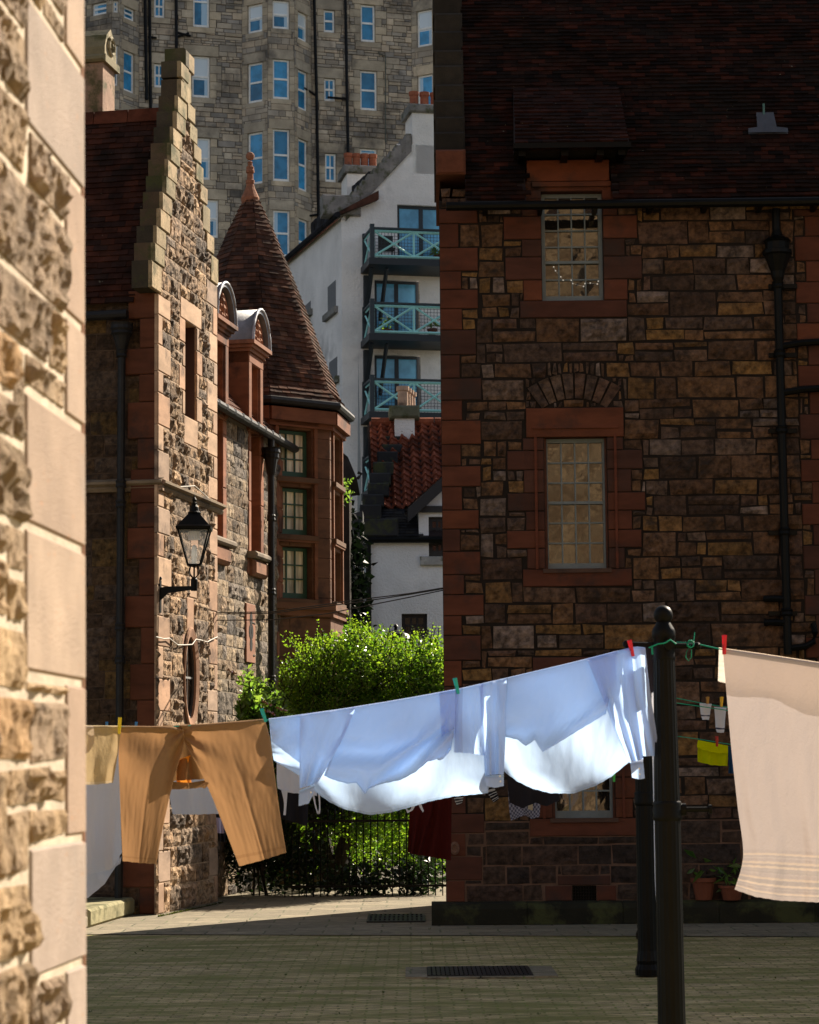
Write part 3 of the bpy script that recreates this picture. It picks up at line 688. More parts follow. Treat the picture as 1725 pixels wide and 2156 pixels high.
mb.bblock(gp, lst[0][0] - .02, rst[0][0] + .02, -.23, .05, rst[0][1] - .02, apx, 3, (.085, .07, .042), .02)
out_ = []
zz = 7.56
for i, (s, z) in enumerate(al): out_.append((-1, s + .40, (al[i - 1][1] if i else 7.56), z))
for i, (s, z) in enumerate(ar): out_.append((s - .34, 5, (ar[i - 1][1] if i else 8.2), z))
out_.append((-1, 5, rst[0][1] - .05, 12))
gholes = gh + [slit, ovbox] + out_
rubble(mb, gp, -.1, gr(4), 0, 10.8, gholes, GR, .19, .31, .020, .040, .034, m=0, amp=.85, var=.25, fq=9, split=.3, n0=.010)
bk_h = [slit] + out_
backing(mb, gp, -.08, gr(5), 0, 11, [slit, ovbox] + out_, 2, (.36, .26, .175), .010)
for (s, z) in []: pass
# infill around the oval, fan of stone
import cmath
rows = []
for rr_k, nn_ in ((1.0, .03), (1.32, .05), (1.42, .03)):
    rows.append([gp.W(ov[0] + math.cos(a) * OX * rr_k, nn_, ov[1] + math.sin(a) * OZ * (1 + (rr_k - 1) * .6)) for a in [2 * math.pi * k / 36 for k in range(36)]])
rows = [[gp.W(ov[0] + math.cos(a) * OX, -.05, ov[1] + math.sin(a) * OZ) for a in [2 * math.pi * k / 36 for k in range(36)]]] + rows
mb.grid(rows, 1, (.34, .19, .12), True)
cor = [gp.W(ovbox[0], .0, ovbox[2]), gp.W(ovbox[1], .0, ovbox[2]), gp.W(ovbox[1], .0, ovbox[3]), gp.W(ovbox[0], .0, ovbox[3])]
for k in range(36):
    a0 = 2 * math.pi * k / 36; a1 = 2 * math.pi * (k + 1) / 36
    def rec(a):
        c, s = math.cos(a), math.sin(a); t = min((ovbox[1] - ov[0]) / max(abs(c), 1e-6), (ovbox[3] - ov[1]) / max(abs(s), 1e-6)); return gp.W(ov[0] + c * t, .012, ov[1] + s * t)
    e = lambda a: gp.W(ov[0] + math.cos(a) * OX * 1.1, .012, ov[1] + math.sin(a) * OZ * 1.05)
    mb.face([e(a0), rec(a0), rec(a1), e(a1)], 1, (.36, .21, .14))
# rear of the gable wall and the dark front facade on its left
FW = 4.2; EL = 7.5
sl = lambda px, py: lf.hit(px, py)
z = 0; k = 0; fh = []
while z < 7.6:
    h = U(.3, .46); z1 = min(7.6, z + h); fh.append((-(.40 if k % 2 else .24) * U(.85, 1.1), .0, z, z1)); z = z1; k += 1
for q in fh: mb.bblock(lf, q[0] + .003, q[1] - .012, -.1, .012 + .012 * q[2], q[2] + .003, q[3] - .003, 1, tn((.105, .036, .018), .18), .01)
LF = [(.07, .042, .022), (.10, .06, .022), (.06, .036, .02), (.08, .054, .038), (.052, .032, .02)]
rubble(mb, lf, -FW, -.02, 0, 7.45, fh, LF, .18, .36, .014, .022, .07, m=0)
backing(mb, lf, -FW, 0, 0, EL, [], 2, (.09, .06, .04), -.004)
# string course round the corner
zc = gp.hit(331, 1022)[1]
for fr_, a, b in ((gp, -.07, GW + .07), (lf, -FW, .07)):
    pr = [(0, -.06), (.05, -.06), (.075, -.02), (.06, .0), (.11, .03), (.11, .06), (.0, .11)]
    mb.grid([[fr_.W(a, n, zc + z) for n, z in pr], [fr_.W(b, n, zc + z) for n, z in pr]], 1, (.20, .15, .10)); mb.face([fr_.W(b, n, zc + z) for n, z in pr], 1, (.3, .2, .14)); mb.face([fr_.W(a, n, zc + z) for n, z in pr][::-1], 1, (.3, .2, .14))
# sides closing the gable block: back corner and rear
bk2 = Fr(gp.W(GW, 0, 0), (-gp.n[0], -gp.n[1])); mb.face([bk2.W(0, 0, 0), bk2.W(1.2, 0, 0), bk2.W(1.2, 0, 8.2), bk2.W(0, 0, 8.2)], 2, (.2, .15, .1))
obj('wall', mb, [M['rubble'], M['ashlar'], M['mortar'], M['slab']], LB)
def dim(fr, a, b, c, d, n, name, parent, col=(.015, .012, .012)):
    mb = MB(); mb.box(fr, a, b, n - .03, n, c, d, 0, col); return obj(name, mb, M['glass'], parent)
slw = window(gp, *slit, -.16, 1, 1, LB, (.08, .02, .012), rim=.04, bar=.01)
mb = MB(); mb.box(gp, slit[1] - .014, slit[1] - .003, -.159, -.012, slit[2] + .003, slit[3] - .003, 0, (.035, .010, .007)); obj('jamb_shade', mb, M['paint'], slw)  # added dark slip paints shade on the slit's far jamb
mb = MB(); rim = [gp.W(ov[0] + math.cos(a) * OX * 1.0, -.02, ov[1] + math.sin(a) * OZ * 1.0) for a in [2 * math.pi * k / 36 for k in range(37)]]
mb.tube(rim, .022, 6, 0, (.06, .05, .045), False); mb.box(gp, ov[0] - .012, ov[0] + .012, -.04, -.02, ov[1] - OZ, ov[1] + OZ, 0, (.06, .05, .045)); mb.box(gp, ov[0] - OX, ov[0] + OX, -.035, -.018, ov[1] - .01, ov[1] + .015, 0, (.3, .3, .3))
ow = obj('oval_window', mb, M['paint'], LB)
mb = MB(); mb.face([gp.W(ov[0] + math.cos(a) * OX, -.03, ov[1] + math.sin(a) * OZ) for a in [2 * math.pi * k / 36 for k in range(36)]], 0); obj('pane', mb, M['glass'], ow)
# roof
ra = gp.W(1.02, 0, 0); rf0 = Fr((ra[0], ra[1]), lf.d); RZ = rf0.hit(331, 232)[1]
lev = lambda s, v: Vector(lf.W(s, .12 * (1 - v) - v * 1.02, EL - .05 + v * (RZ - EL)))
ln = (lev(1, 0) - lev(0, 0)).cross(lev(0, 1) - lev(0, 0)).normalized()
if ln.y > 0: ln = -ln
mb = MB(); mb.face([lev(-FW - 2, 0), lev(-.3, 0), lev(-.3, 1), lev(-FW - 2, 1)], 1, (.03, .02, .015))
tiles(mb, lambda v: lev(-FW, v), lambda v: lev(-.28, v), ln, 33, .19, [(.045, .017, .011), (.036, .015, .011), (.055, .019, .012), (.03, .015, .012)], .024, .25, .006)
bkr = lambda s, v: Vector(lf.W(s, -1.02 - (1 - v) * 1.6, EL - .05 + v * (RZ - EL))); mb.face([bkr(-.3, 0), bkr(-FW - 2, 0), bkr(-FW - 2, 1), bkr(-.3, 1)], 1, (.09, .035, .02))
for i in range(9):
    s = -.28 - i * .46; a, b = lev(s, 1), lev(s - .45, 1); dn = lev(s, .955) - a
    off = ln * .035; mb.hexa([a + dn + off, b + dn + off, b - Vector((0, 0, .05)), a - Vector((0, 0, .05)), a + off + Vector((0, 0, .06)), b + off + Vector((0, 0, .06)), b + Vector((0, .14, .04)), a + Vector((0, .14, .04))], 0, tn((.10, .032, .018), .1))
obj('roof', mb, [M['tile'], M['mortar']], LB)
# gutter, hopper and downpipe on the shaded front
mb = MB(); gz_ = lf.hit(200, 668, .16)[1]
mb.tube([Vector(lf.W(-FW, .16, gz_)), Vector(lf.W(-.36, .16, gz_ + .02))], .06, 10); obj('gutter', mb, M['pipe'], LB)
mb = MB(); hs = lf.hit(256, 900, .12)[0]; hp = lf.W(hs, .13, 0)
zt_ = lf.hit(256, 683, .12)[1]
mb.lathe((hp[0], hp[1], zt_ - .42), [(.052, 0), (.07, .02), (.06, .05), (.07, .09), (.06, .1), (.11, .27), (.12, .28), (.135, .3), (.125, .33), (.14, .36), (.135, .40), (.145, .43)], 14)
mb.tube([(hp[0], hp[1], zt_ - .4), (hp[0], hp[1], .05)], .048, 10)
for z in (5.15, 4.9, 3.4, 3.0, 1.6): mb.lathe((hp[0], hp[1], z), [(.06, 0), (.066, .02), (.058, .05), (.066, .08), (.055, .1)], 12)
obj('downpipe', mb, M['pipe'], LB)
# chimney head beyond the ridge
mb = MB(); cfr = Fr(rf0.W(0, -.15, 0), lf.d); s0, z0 = cfr.hit(150, 225); s1, _ = cfr.hit(216, 225); z1 = cfr.hit(216, 130)[1]; z2 = cfr.hit(200, 62)[1]
gfr = lambda n: n
mb.bblock(cfr, s0, s1, -.5, .0, z0 - .5, z1, 0, (.3, .19, .13)); mb.bblock(cfr, s0 - .05, s1 + .05, -.56, .06, z1, z1 + .1, 0, (.2, .17, .1), .03)
f2 = Fr(cfr.W(s1, 0, 0), gp.d)
pr = [(0.02, 0), (.5, 0), (.5, .12), (.42, .3), (.34, .36), (.26, .42), (.18, .36), (.1, .3), (.02, .12)]
for a, b in ((.0, .0),):
    f0 = [f2.W(q[0], 0.02, z1 + .1 + q[1]) for q in pr]; f1 = [f2.W(q[0], -.5, z1 + .1 + q[1]) for q in pr]
    mb.grid([f0, f1], 0, (.2, .17, .1), True); mb.face(f0, 0, (.3, .25, .16)); mb.face(f1[::-1], 0, (.2, .17, .1))
ringp = [f2.W(.26 + .11 * math.cos(a), .03, z1 + .28 + .11 * math.sin(a)) for a in [k * math.pi / 8 for k in range(17)]]
mb.tube(ringp, .03, 6, 0, (.3, .26, .17), False); mb.sphere(f2.W(.26, .03, z1 + .28), .045, 8, 0, (.12, .1, .06))
obj('chimney', mb, M['slab'], LB)
# cables pinned to the walls
def cablething(name, pts, r, col, label, cat, grp=None, seg=5, mat='cable'):
    mb = MB(); mb.tube(pts, r, seg, 0, col); return tag(obj(name, mb, M[mat], smooth=True), label, cat, grp)
def gpt(px, py, n=.05): s, z = gp.hit(px, py, n); return Vector(gp.W(s, n, z))
cablething('cable', [gpt(329, 1341), gpt(345, 1345), gpt(357, 1344), gpt(374, 1358), gpt(390, 1358), gpt(405, 1357), gpt(413, 1346), gpt(424, 1348), gpt(436, 1352), gpt(447, 1346), gpt(458, 1341)], .008, (.5, .47, .42), 'thin white cable looping across the gable above the oval window', 'cable')
cablething('cable', [gpt(352, 1014), gpt(378, 1025, .07), gpt(398, 1024, .12), gpt(410, 1023, .12), gpt(425, 1036, .1), gpt(440, 1050, .07)], .008, (.4, .38, .33), 'short slack cable lying over the string course above the lantern', 'cable')
# ---- steps and platform
def lg(px, py, z=0): return G(px, py, z)
mb = MB(); p1 = G(190, 1953); p2 = G(326, 1912)
st = Fr((p1.x, p1.y), (p2.x - p1.x, p2.y - p1.y)); ln_ = (p2 - p1).length
mb.bblock(st, 0, ln_, -1.6, 0, -.004, .2, 0, (.30, .27, .15), .03); mb.bblock(st, .02 - 2.2, -.01, -1.6, -.02, -.002, .13, 0, (.2, .17, .12), .02)
mb.bblock(st, -2.2, .42 - .35, -1.6, -.34, .2, .44, 0, (.32, .29, .17), .03)
tag(obj('stone_step', mb, M['slab']), 'worn mossy stone doorstep beside the foot of the sunlit gable', 'step')

# ---- the gable's lantern
lp = gpt(334, 1260, 0); ldir = Vector((gp.n[0], gp.n[1], 0))
LA = thing('wall_lantern', lp, 'black four-sided glass lantern on an iron bracket at the gable corner', 'lantern')
lc = None
fr_l = Fr((lp.x, lp.y), (gp.n[0], gp.n[1]))                          # s outwards from the corner, seen flat on
hit = lambda px, py: fr_l.hit(px, py)
ps, pz = hit(409, 1240)
mb = MB(); mb.box(fr_l, -.0, .03, -.03, .03, hit(334, 1290)[1], hit(334, 1222)[1]); mb.sphere(fr_l.W(.02, 0, hit(334, 1218)[1]), .025, 8)
z_a = hit(360, 1240)[1]
mb.hexa([fr_l.W(.02, .02, z_a - .14), fr_l.W(.12, .014, z_a - .05), fr_l.W(.12, -.014, z_a - .05), fr_l.W(.02, -.02, z_a - .14), fr_l.W(.02, .02, z_a + .02), fr_l.W(.12, .014, z_a + .03), fr_l.W(.12, -.014, z_a + .03), fr_l.W(.02, -.02, z_a + .02)])
mb.hexa([fr_l.W(.12, .014, z_a - .05), fr_l.W(ps, .014, z_a - .015), fr_l.W(ps, -.014, z_a - .015), fr_l.W(.12, -.014, z_a - .05), fr_l.W(.12, .014, z_a + .03), fr_l.W(ps, .014, z_a + .03), fr_l.W(ps, -.014, z_a + .03), fr_l.W(.12, -.014, z_a + .03)])
obj('bracket', mb, M['iron'], LA)
PC = fr_l.W(ps, 0, 0); zb = hit(409, 1190)[1]; ztp = hit(409, 1116)[1]; zcap = hit(409, 1083)[1]; zfin = hit(404, 1041)[1]
mb = MB(); mb.lathe((PC[0], PC[1], z_a - .03), [(.04, 0), (.042, .1), (.042, .14), (.025, .16)], 12)
zr = z_a + .12
for a in range(4):
    an = a * math.pi / 2 + .785 + .2; dx, dy = math.cos(an), math.sin(an)
    mb.tube([(PC[0] + dx * .01, PC[1] + dy * .01, zr), (PC[0] + dx * .075, PC[1] + dy * .075, zr + .05), (PC[0] + dx * .085, PC[1] + dy * .085, zr + .09), (PC[0] + dx * .06, PC[1] + dy * .06, zb)], .007, 6)
mb.tube([(PC[0], PC[1], zr), (PC[0], PC[1], zb)], .012, 6)
obj('stem', mb, M['iron'], LA)
ang0 = math.atan2(gp.n[1], gp.n[0]) + .785 + .22
def ringl(r_, z): return [Vector((PC[0] + r_ * math.cos(ang0 + k * math.pi / 2), PC[1] + r_ * math.sin(ang0 + k * math.pi / 2), z)) for k in range(4)]
rb, rt = .105, .265
mb = MB(); a, b = ringl(rb, zb), ringl(rt, ztp)
for k in range(4):
    mb.tube([a[k], b[k]], .012, 6); mb.tube([a[k], a[(k + 1) % 4]], .013, 6); mb.tube([b[k], b[(k + 1) % 4]], .014, 6)
mb.grid([ringl(rt + .03, ztp), ringl(rt + .04, ztp + .03), ringl(rt + .0, ztp + .05), ringl(.10, zcap), ringl(.08, zcap + .02)], 0, (1, 1, 1), True)
mb.lathe((PC[0], PC[1], zcap), [(.07, 0), (.085, .02), (.06, .04), (.05, .09), (.03, .12), (.04, .135), (.018, .15), (.03, .18), (.012, .21), (.004, zfin - zcap)], 12)
obj('frame', mb, M['iron'], LA)
mb = MB(); a, b = ringl(rb - .008, zb), ringl(rt - .01, ztp)
for k in range(4): mb.face([a[k], a[(k + 1) % 4], b[(k + 1) % 4], b[k]])
obj('glass', mb, M['lglass'], LA)
mb = MB(); mb.lathe((PC[0], PC[1], ztp - .12), [(.07, 0), (.075, .1)], 12, 0, (.7, .7, .7)); mb.lathe((PC[0], PC[1], zb + .01), [(.03, 0), (.03, .1), (.035, .1), (.03, .22), (.005, .24)], 10, 0, (.75, .75, .72)); obj('lamp', mb, M['paint'], LA)

# ================================================================== WING between the gable and the tower, with two dormers
WO = gp.W(GW, -.28, 0)
wf = Fr(WO, gp.d); wend = wf.hit(592, 1100)[0]
WG = thing('sandstone_wing', (WO[0], WO[1], 0), 'narrow sandstone wing with two arched dormers between gable and round-roofed tower', 'house')
whz = lambda px, py, n=0: wf.hit(px, py, n)
gz0 = whz(500, 875, .15)[1]
mb = MB(); wl = .02
wh = []
col1 = (whz(457, 1000)[0], whz(471, 1000)[0]); col2 = (whz(521, 1000)[0], whz(548, 1000)[0])
sill1, sill2 = whz(470, 1150)[1], whz(530, 1180)[1]
op = [(-.05, col1[0] + .02, 0, 0)]
w2a = (whz(527, 1000)[0], whz(546, 1000)[0], whz(530, 1165)[1], whz(530, 905)[1])
w1a = (whz(458, 1000)[0] - .45, whz(467, 1000)[0], whz(470, 1140)[1], whz(470, 885)[1])
wins2 = [w1a, w2a]
dress = []
for (a, b, c, d) in wins2:
    z = c
    while z < d - .01:
        z1 = min(z + .75, d); dress += [(a - .14, a, z, z1), (b, b + .2, z, z1)]; z = z1
    dress.append((a - .2, b + .26, c - .32, c)); dress.append((a - .2, b + .2, d, gz0 - .02))
z = 0; k = 0
while z < gz0 - .3: dress.append((wend - (.3 if k % 2 else .16), wend + .3, z, z + .38)); z += .38; k += 1
for q in dress: mb.bblock(wf, q[0] + .003, q[1] - .003, -.3, .02 if q[3] - q[2] < .5 or True else 0, q[2] + .002, q[3] - .002, 1, tn((.27, .11, .06), .15), .012)
rubble(mb, wf, .0, wend, 0, gz0 - .05, dress + wins2, [(.24, .19, .14), (.17, .14, .115), (.28, .21, .14), (.13, .11, .095), (.2, .14, .09)], .17, .32, .02, .03, .05, m=0)
backing(mb, wf, -.3, wend + .4, 0, gz0, wins2, 2, (.2, .16, .12))
for (a, b, c, d) in wins2:
    mb.bblock(wf, a - .2, b + .28, 0, .16, c - .09, c + .01, 1, (.2, .16, .12), .03); mb.bblock(wf, a - .1, b + .15, 0, .11, c - .34, c - .09, 1, (.25, .12, .07), .05)
qf = whz(524, 1330); mb.bblock(wf, qf[0] - .25, qf[0] + .25, 0, .035, qf[1] - .45, qf[1] + .4, 1, (.28, .13, .08))
for dx, dz in ((0, .09), (0, -.09), (.045, 0), (-.045, 0)):
    mb.lathe((0, 0, 0), [(.07, 0), (.07, .004)], 10, 2, (.01, .01, .01)); nvv = 20
    for i in range(-nvv, 0): x, y, z = mb.v[i]; mb.v[i] = wf.W(qf[0] + dx + x, .037 + z, qf[1] + dz * 2 + y * 1.5)
wi = Fr(wf.W(0, -2.4, 0), wf.d); mb.face([wi.W(-.3, 0, 0), wi.W(wend + .4, 0, 0), wi.W(wend + .4, 0, gz0), wi.W(-.3, 0, gz0)][::-1], 2, (.1, .08, .06)); mb.face([wi.W(wend + .4, 0, 0), wf.W(wend + .4, 0, 0), wf.W(wend + .4, 0, gz0), wi.W(wend + .4, 0, gz0)], 2, (.1, .08, .06)); mb.face([wi.W(-.3, 0, 0), wf.W(-.3, 0, 0), wf.W(-.3, 0, gz0), wi.W(-.3, 0, gz0)], 2, (.1, .08, .06))
obj('wall', mb, [M['rubble'], M['ashlar'], M['mortar']], WG)
for q in wins2: window(wf, *q, -.2, 2, 3, WG, (.12, .05, .03), rail=.5, rim=.05)
RS = 1.05                                                            # roof slope
wr = lambda s, v: Vector(wf.W(s, .1 - v * 1.6, gz0 + v * 1.6 * RS * 1.3))
wn = Vector((wf.n[0], wf.n[1], .75)).normalized()
mb = MB(); mb.face([wr(-.2, 0), wr(wend + .6, 0), wr(wend + .6, 1), wr(-.2, 1)], 1, (.04, .03, .02))
tiles(mb, lambda v: wr(-.1, v), lambda v: wr(wend + .5, v), wn, 20, .17, [(.13, .05, .03), (.10, .05, .035), (.16, .065, .04)], .024)
obj('roof', mb, [M['tile'], M['mortar']], WG)
mb = MB()
mb.tube([Vector(wf.W(-.2, .16, gz0)), Vector(wf.W(wend + .55, .16, gz0 - .02))], .065, 10)
for i in range(10): p = wf.W(-.1 + i * .42, .16, gz0); mb.lathe((p[0], p[1], p[2] - .04), [(.07, 0), (.075, .04), (.07, .08)], 8)
obj('gutter', mb, M['pipe'], WG)
# its hopper and downpipe in the corner by the tower
mb = MB(); c = wf.W(whz(571, 1000, .14)[0], .14, 0); zt2 = whz(571, 985, .14)[1]
mb.tube([(c[0], c[1], gz0), (c[0], c[1], .1)], .052, 10)
mb.lathe((c[0], c[1], zt2 - .12), [(.05, 0), (.07, .05), (.1, .25), (.12, .27), (.12, .33), (.14, .35), (.13, .4), (.15, .42)], 12)
for z in (zt2 - .8, zt2 - 1.9, 3.0, 1.9): mb.lathe((c[0], c[1], z), [(.06, 0), (.068, .02), (.058, .05), (.066, .08), (.055, .1)], 10)
obj('downpipe', mb, M['pipe'], WG)
def dormer(sc, hw, zb_, zsh, zarch):
    """arched stone dormer with a lead barrel roof; sc centre, hw half width"""
    D = MB(); f0 = .04
    for sg in (-1, 1):
        s0, s1 = sorted((sc + sg * hw, sc + sg * (hw - .17))); D.bblock(wf, s0, s1, -.75, f0, zb_, zsh, 0, tn((.20, .08, .042), .1), .015)
        s0, s1 = sorted((sc + sg * (hw - .17), sc + sg * (hw - .2))); D.box(wf, s0, s1, -.1, f0 - .03, zb_, zsh, 0, (.3, .13, .07))
    D.bblock(wf, sc - hw, sc + hw, -.75, f0 + .005, zsh - .16, zsh, 0, (.20, .08, .042), .015)
    for k, (nn_, h) in enumerate(((.03, .05), (.07, .05), (.11, .06))): D.box(wf, sc - hw - nn_, sc + hw + nn_, -.8, f0 + nn_, zsh + .05 * k, zsh + .05 * k + h - .002, 0, (.25, .115, .07))
    zc_ = zsh + .16; rad = zarch - zc_; hw2 = hw + .03
    arc = [(sc - hw2 * math.cos(math.pi * k / 16), zc_ + rad * math.sin(math.pi * k / 16)) for k in range(17)]
    D.face([wf.W(a, f0 - .01, z) for a, z in arc], 0, (.24, .10, .06))
    for rr_, nn_ in ((.82, .035),): D.tube([wf.W(sc + (a - sc) * rr_, nn_, zc_ + (z - zc_) * rr_) for a, z in arc], .025, 5, 0, (.27, .12, .07), False)
    # carved figure in the tympanum
    for (x, z, r_) in ((0, .28, .06), (0, .17, .075), (-.08, .2, .04), (.08, .2, .04), (-.05, .07, .05), (.05, .07, .05), (0, .37, .04), (-.17, .1, .045), (.17, .1, .045)): D.sphere(wf.W(sc + x, .045, zc_ + z * rad / .5), r_, 8, 0, (.3, .14, .08))
    d_ = obj('dormer', D, M['ashlar'], WG)
    Lr = MB(); ar2 = [(sc - (hw2 + .06) * math.cos(math.pi * k / 16), zc_ - .02 + (rad + .06) * math.sin(math.pi * k / 16)) for k in range(17)]
    ar1 = [(sc - (hw2 + .0) * math.cos(math.pi * k / 16), zc_ - .02 + (rad + .0) * math.sin(math.pi * k / 16)) for k in range(17)]
    Lr.grid([[wf.W(a, .12, z) for a, z in ar1], [wf.W(a, .13, z) for a, z in ar2], [wf.W(a, -1.1, z) for a, z in ar2]], 0, (1, 1, 1))
    Lr.grid([[wf.W(a, -.5, z) for a, z in ar1], [wf.W(a, .12, z) for a, z in ar1]], 0, (.6, .6, .6))
    Lr.tube([wf.W(a, .13, z) for a, z in ar2], .022, 6, 0, (1.5, 1.5, 1.5))
    o = obj('dormer_roof', Lr, M['lead'], d_, smooth=True)
    wd = window(wf, sc - hw + .2, sc + hw - .2, zb_ + .08, zsh - .18, -.12, 1, 2, d_, (.2, .08, .04), rim=.05)
s2a, s2b = whz(519, 850)[0], whz(549, 850)[0]
zsh2 = whz(549, 760)[1]; dormer((s2a + s2b) / 2, (s2b - s2a) / 2, gz0 - .05, zsh2, whz(535, 660)[1])
s1b = whz(476, 850)[0]; hw_ = (s2b - s2a) / 2
dormer(s1b - hw_, hw_, gz0 - .05, zsh2, whz(535, 660)[1])

# ================================================================== TOWER
TY = 36.0; tc_ = at(530, 1000, TY); TR = 1.44 * 1.0
TO = (tc_.x, TY)
TW = thing('octagonal_tower', (TO[0], TO[1], 0), 'octagonal red sandstone stair tower with tall tiled spire roof and ball finial', 'tower')
pxm = abs(at(631, 1000, TY).x - at(530, 1000, TY).x) / 101
TR = 196 * pxm
va = [math.radians(-(-14.3 + 45 * k)) for k in range(8)]            # vertices seen from above, going towards the camera
vert = [Vector((TO[0] + TR * math.cos(a), TO[1] + TR * math.sin(a), 0)) for a in va]
eaz = at(700, 866, TY - .8).z
tz = lambda py, px=640, Y=34.75: at(px, py, Y).z
mb = MB(); frs = []
corn = tz(1268); 
for k in range(8):
    a, b = vert[(k + 1) % 8], vert[k]
    fr = Fr((a.x, a.y), (b.x - a.x, b.y - a.y)); frs.append((fr, (b - a).length))
front, fl = frs[1]; side, sl_ = frs[0]; left_, ll_ = frs[2]
W_rows = [(1150, 1257), (1025, 1122), (903, 1000)]
tw_holes = {}
for idx, (fr, ln_) in enumerate(frs):
    hs = []
    if idx in (0, 1, 2, 7):
        if idx == 1: a, b = fr.hit(590, 1100)[0], fr.hit(656, 1100)[0]
        elif idx == 0: a, b = ln_ * .22, ln_ * .80
        else: a, b = ln_ * .2, ln_ * .8
        for (y0, y1) in W_rows: hs.append((a, b, tz(y1), tz(y0)))
    tw_holes[idx] = hs
    col = (.145, .070, .040)
    z = 0; k = 0
    while z < eaz:
        h = .31; z1 = min(z + h, eaz); brk = ln_ * (.5 if k % 2 else .33)
        for (p, q) in ((.0, brk), (brk, ln_)):
            for (a, b, c, d) in subtract((p, q, z, z1), [(h_[0] - .01, h_[1] + .01, h_[2] - .01, h_[3] + .01) for h_ in hs], .02):
                mb.bblock(fr, a + .002, b - .002, -.2, 0, c + .002, d - .002, 0, tn(col, .10), .006)
        z = z1; k += 1
    for (a, b, c, d) in hs:                                          # moulded jambs, lintels and sills
        mb.box(fr, a - .1, a - .04, 0, .035, c - .02, d + .07, 0, (.2, .08, .04)); mb.box(fr, b + .04, b + .1, 0, .035, c - .02, d + .07, 0, (.2, .08, .04))
        mb.box(fr, a - .1, b + .1, .0, .06, d + .07, d + .12, 0, (.18, .075, .038)); mb.box(fr, a - .1, b + .1, .0, .075, c - .1, c - .03, 0, (.13, .07, .04))
    mb.box(fr, -.04, ln_ + .04, 0, .09, corn - .1, corn, 0, (.17, .08, .045)); mb.box(fr, -.02, ln_ + .02, 0, .05, corn - .2, corn - .1, 0, (.19, .085, .045))
    mb.box(fr, -.02, ln_ + .02, 0, .06, eaz - .3, eaz - .22, 0, (.19, .075, .04)); mb.box(fr, -.03, ln_ + .03, 0, .13, eaz - .22, eaz - .02, 0, (.19, .075, .04))
obj('wall', mb, M['ashlar'], TW)
for idx, hs in tw_holes.items():
    fr = frs[idx][0]
    for (a, b, c, d) in hs: window(fr, a, b, c, d, -.13, 3 if idx == 1 else 2, 3, TW, (.035, .10, .06), gl='warmglass', bar=.02, rim=.05)
# spire roof
prof = [(868, 212), (852, 203), (840, 192), (805, 179), (765, 162), (700, 137), (640, 113), (555, 78), (490, 50), (455, 32), (430, 19), (418, 14)]
zz = [(at(530, y, TY).z, r_ * pxm) for y, r_ in prof]
zz = [(z - .0, r_) for z, r_ in zz]; z0_ = zz[0][0]; eav = eaz
def radz(z):
    for (a, ra_), (b, rb_) in zip(zz, zz[1:]):
        if a <= z <= b: return ra_ + (rb_ - ra_) * (z - a) / (b - a)
    return zz[-1][1]
mb = MB(); zb_, zt_ = zz[0][0], zz[-1][0]
vdir = [Vector((math.cos(a), math.sin(a), 0)) for a in va]
cc = Vector((TO[0], TO[1], 0))
TT = [(.090, .042, .027), (.07, .036, .025), (.12, .055, .034), (.05, .030, .023), (.095, .052, .034)]
segs = 46
for k in range(8):
    a, b = vdir[(k + 1) % 8], vdir[k]; nm = (a + b).normalized() + Vector((0, 0, .4))
    pl = lambda v, q=a: cc + q * radz(zb_ + (zt_ - zb_) * v) + Vector((0, 0, zb_ + (zt_ - zb_) * v))
    pr_ = lambda v, q=b: cc + q * radz(zb_ + (zt_ - zb_) * v) + Vector((0, 0, zb_ + (zt_ - zb_) * v))
    tiles(mb, pl, pr_, nm, segs, .155, TT, .024, .28, .004)
    mb.grid([[pl(i / 30) - nm * .004 for i in range(31)], [pr_(i / 30) - nm * .004 for i in range(31)]], 1, (.04, .025, .02))
    mb.face([cc + a * (radz(zb_) - .02) + Vector((0, 0, zb_ - .02)), cc + b * (radz(zb_) - .02) + Vector((0, 0, zb_ - .02)), cc + b * TR * .9 + Vector((0, 0, zb_ + .05)), cc + a * TR * .9 + Vector((0, 0, zb_ + .05))], 1, (.05, .03, .02))
roof_ = obj('roof', mb, [M['tile'], M['mortar']], TW)
fz = lambda py: at(524, py, TY).z
mb = MB(); fp = [(18, 432), (19, 424), (20, 418), (14, 405), (10, 396), (8, 388), (9.5, 386), (9.5, 380), (7, 378), (6.5, 365), (9, 364), (9, 359), (8, 357), (8.5, 352), (5.5, 350), (4.5, 344), (6, 342), (3.5, 340)]
cx_ = at(527, 400, TY).x
mb.lathe((cx_, TO[1], 0), [(r_ * pxm, fz(y)) for r_, y in fp], 12, 0, (.26, .11, .06)); mb.sphere((cx_, TO[1], fz(329)), 9.5 * pxm, 14, 0, (.26, .12, .07))
obj('finial', mb, stone('lichened_terracotta', 14, .7, 1.2, stain=(9, (.35, .25, .08), .58, .8)), roof_)
mb = MB()
ring = [cc + vdir[k % 8] * (radz(zb_) + .03) + Vector((0, 0, zb_ - .05)) for k in range(9)]
mb.tube(ring, .065, 8); obj('gutter', mb, M['pipe'], TW)

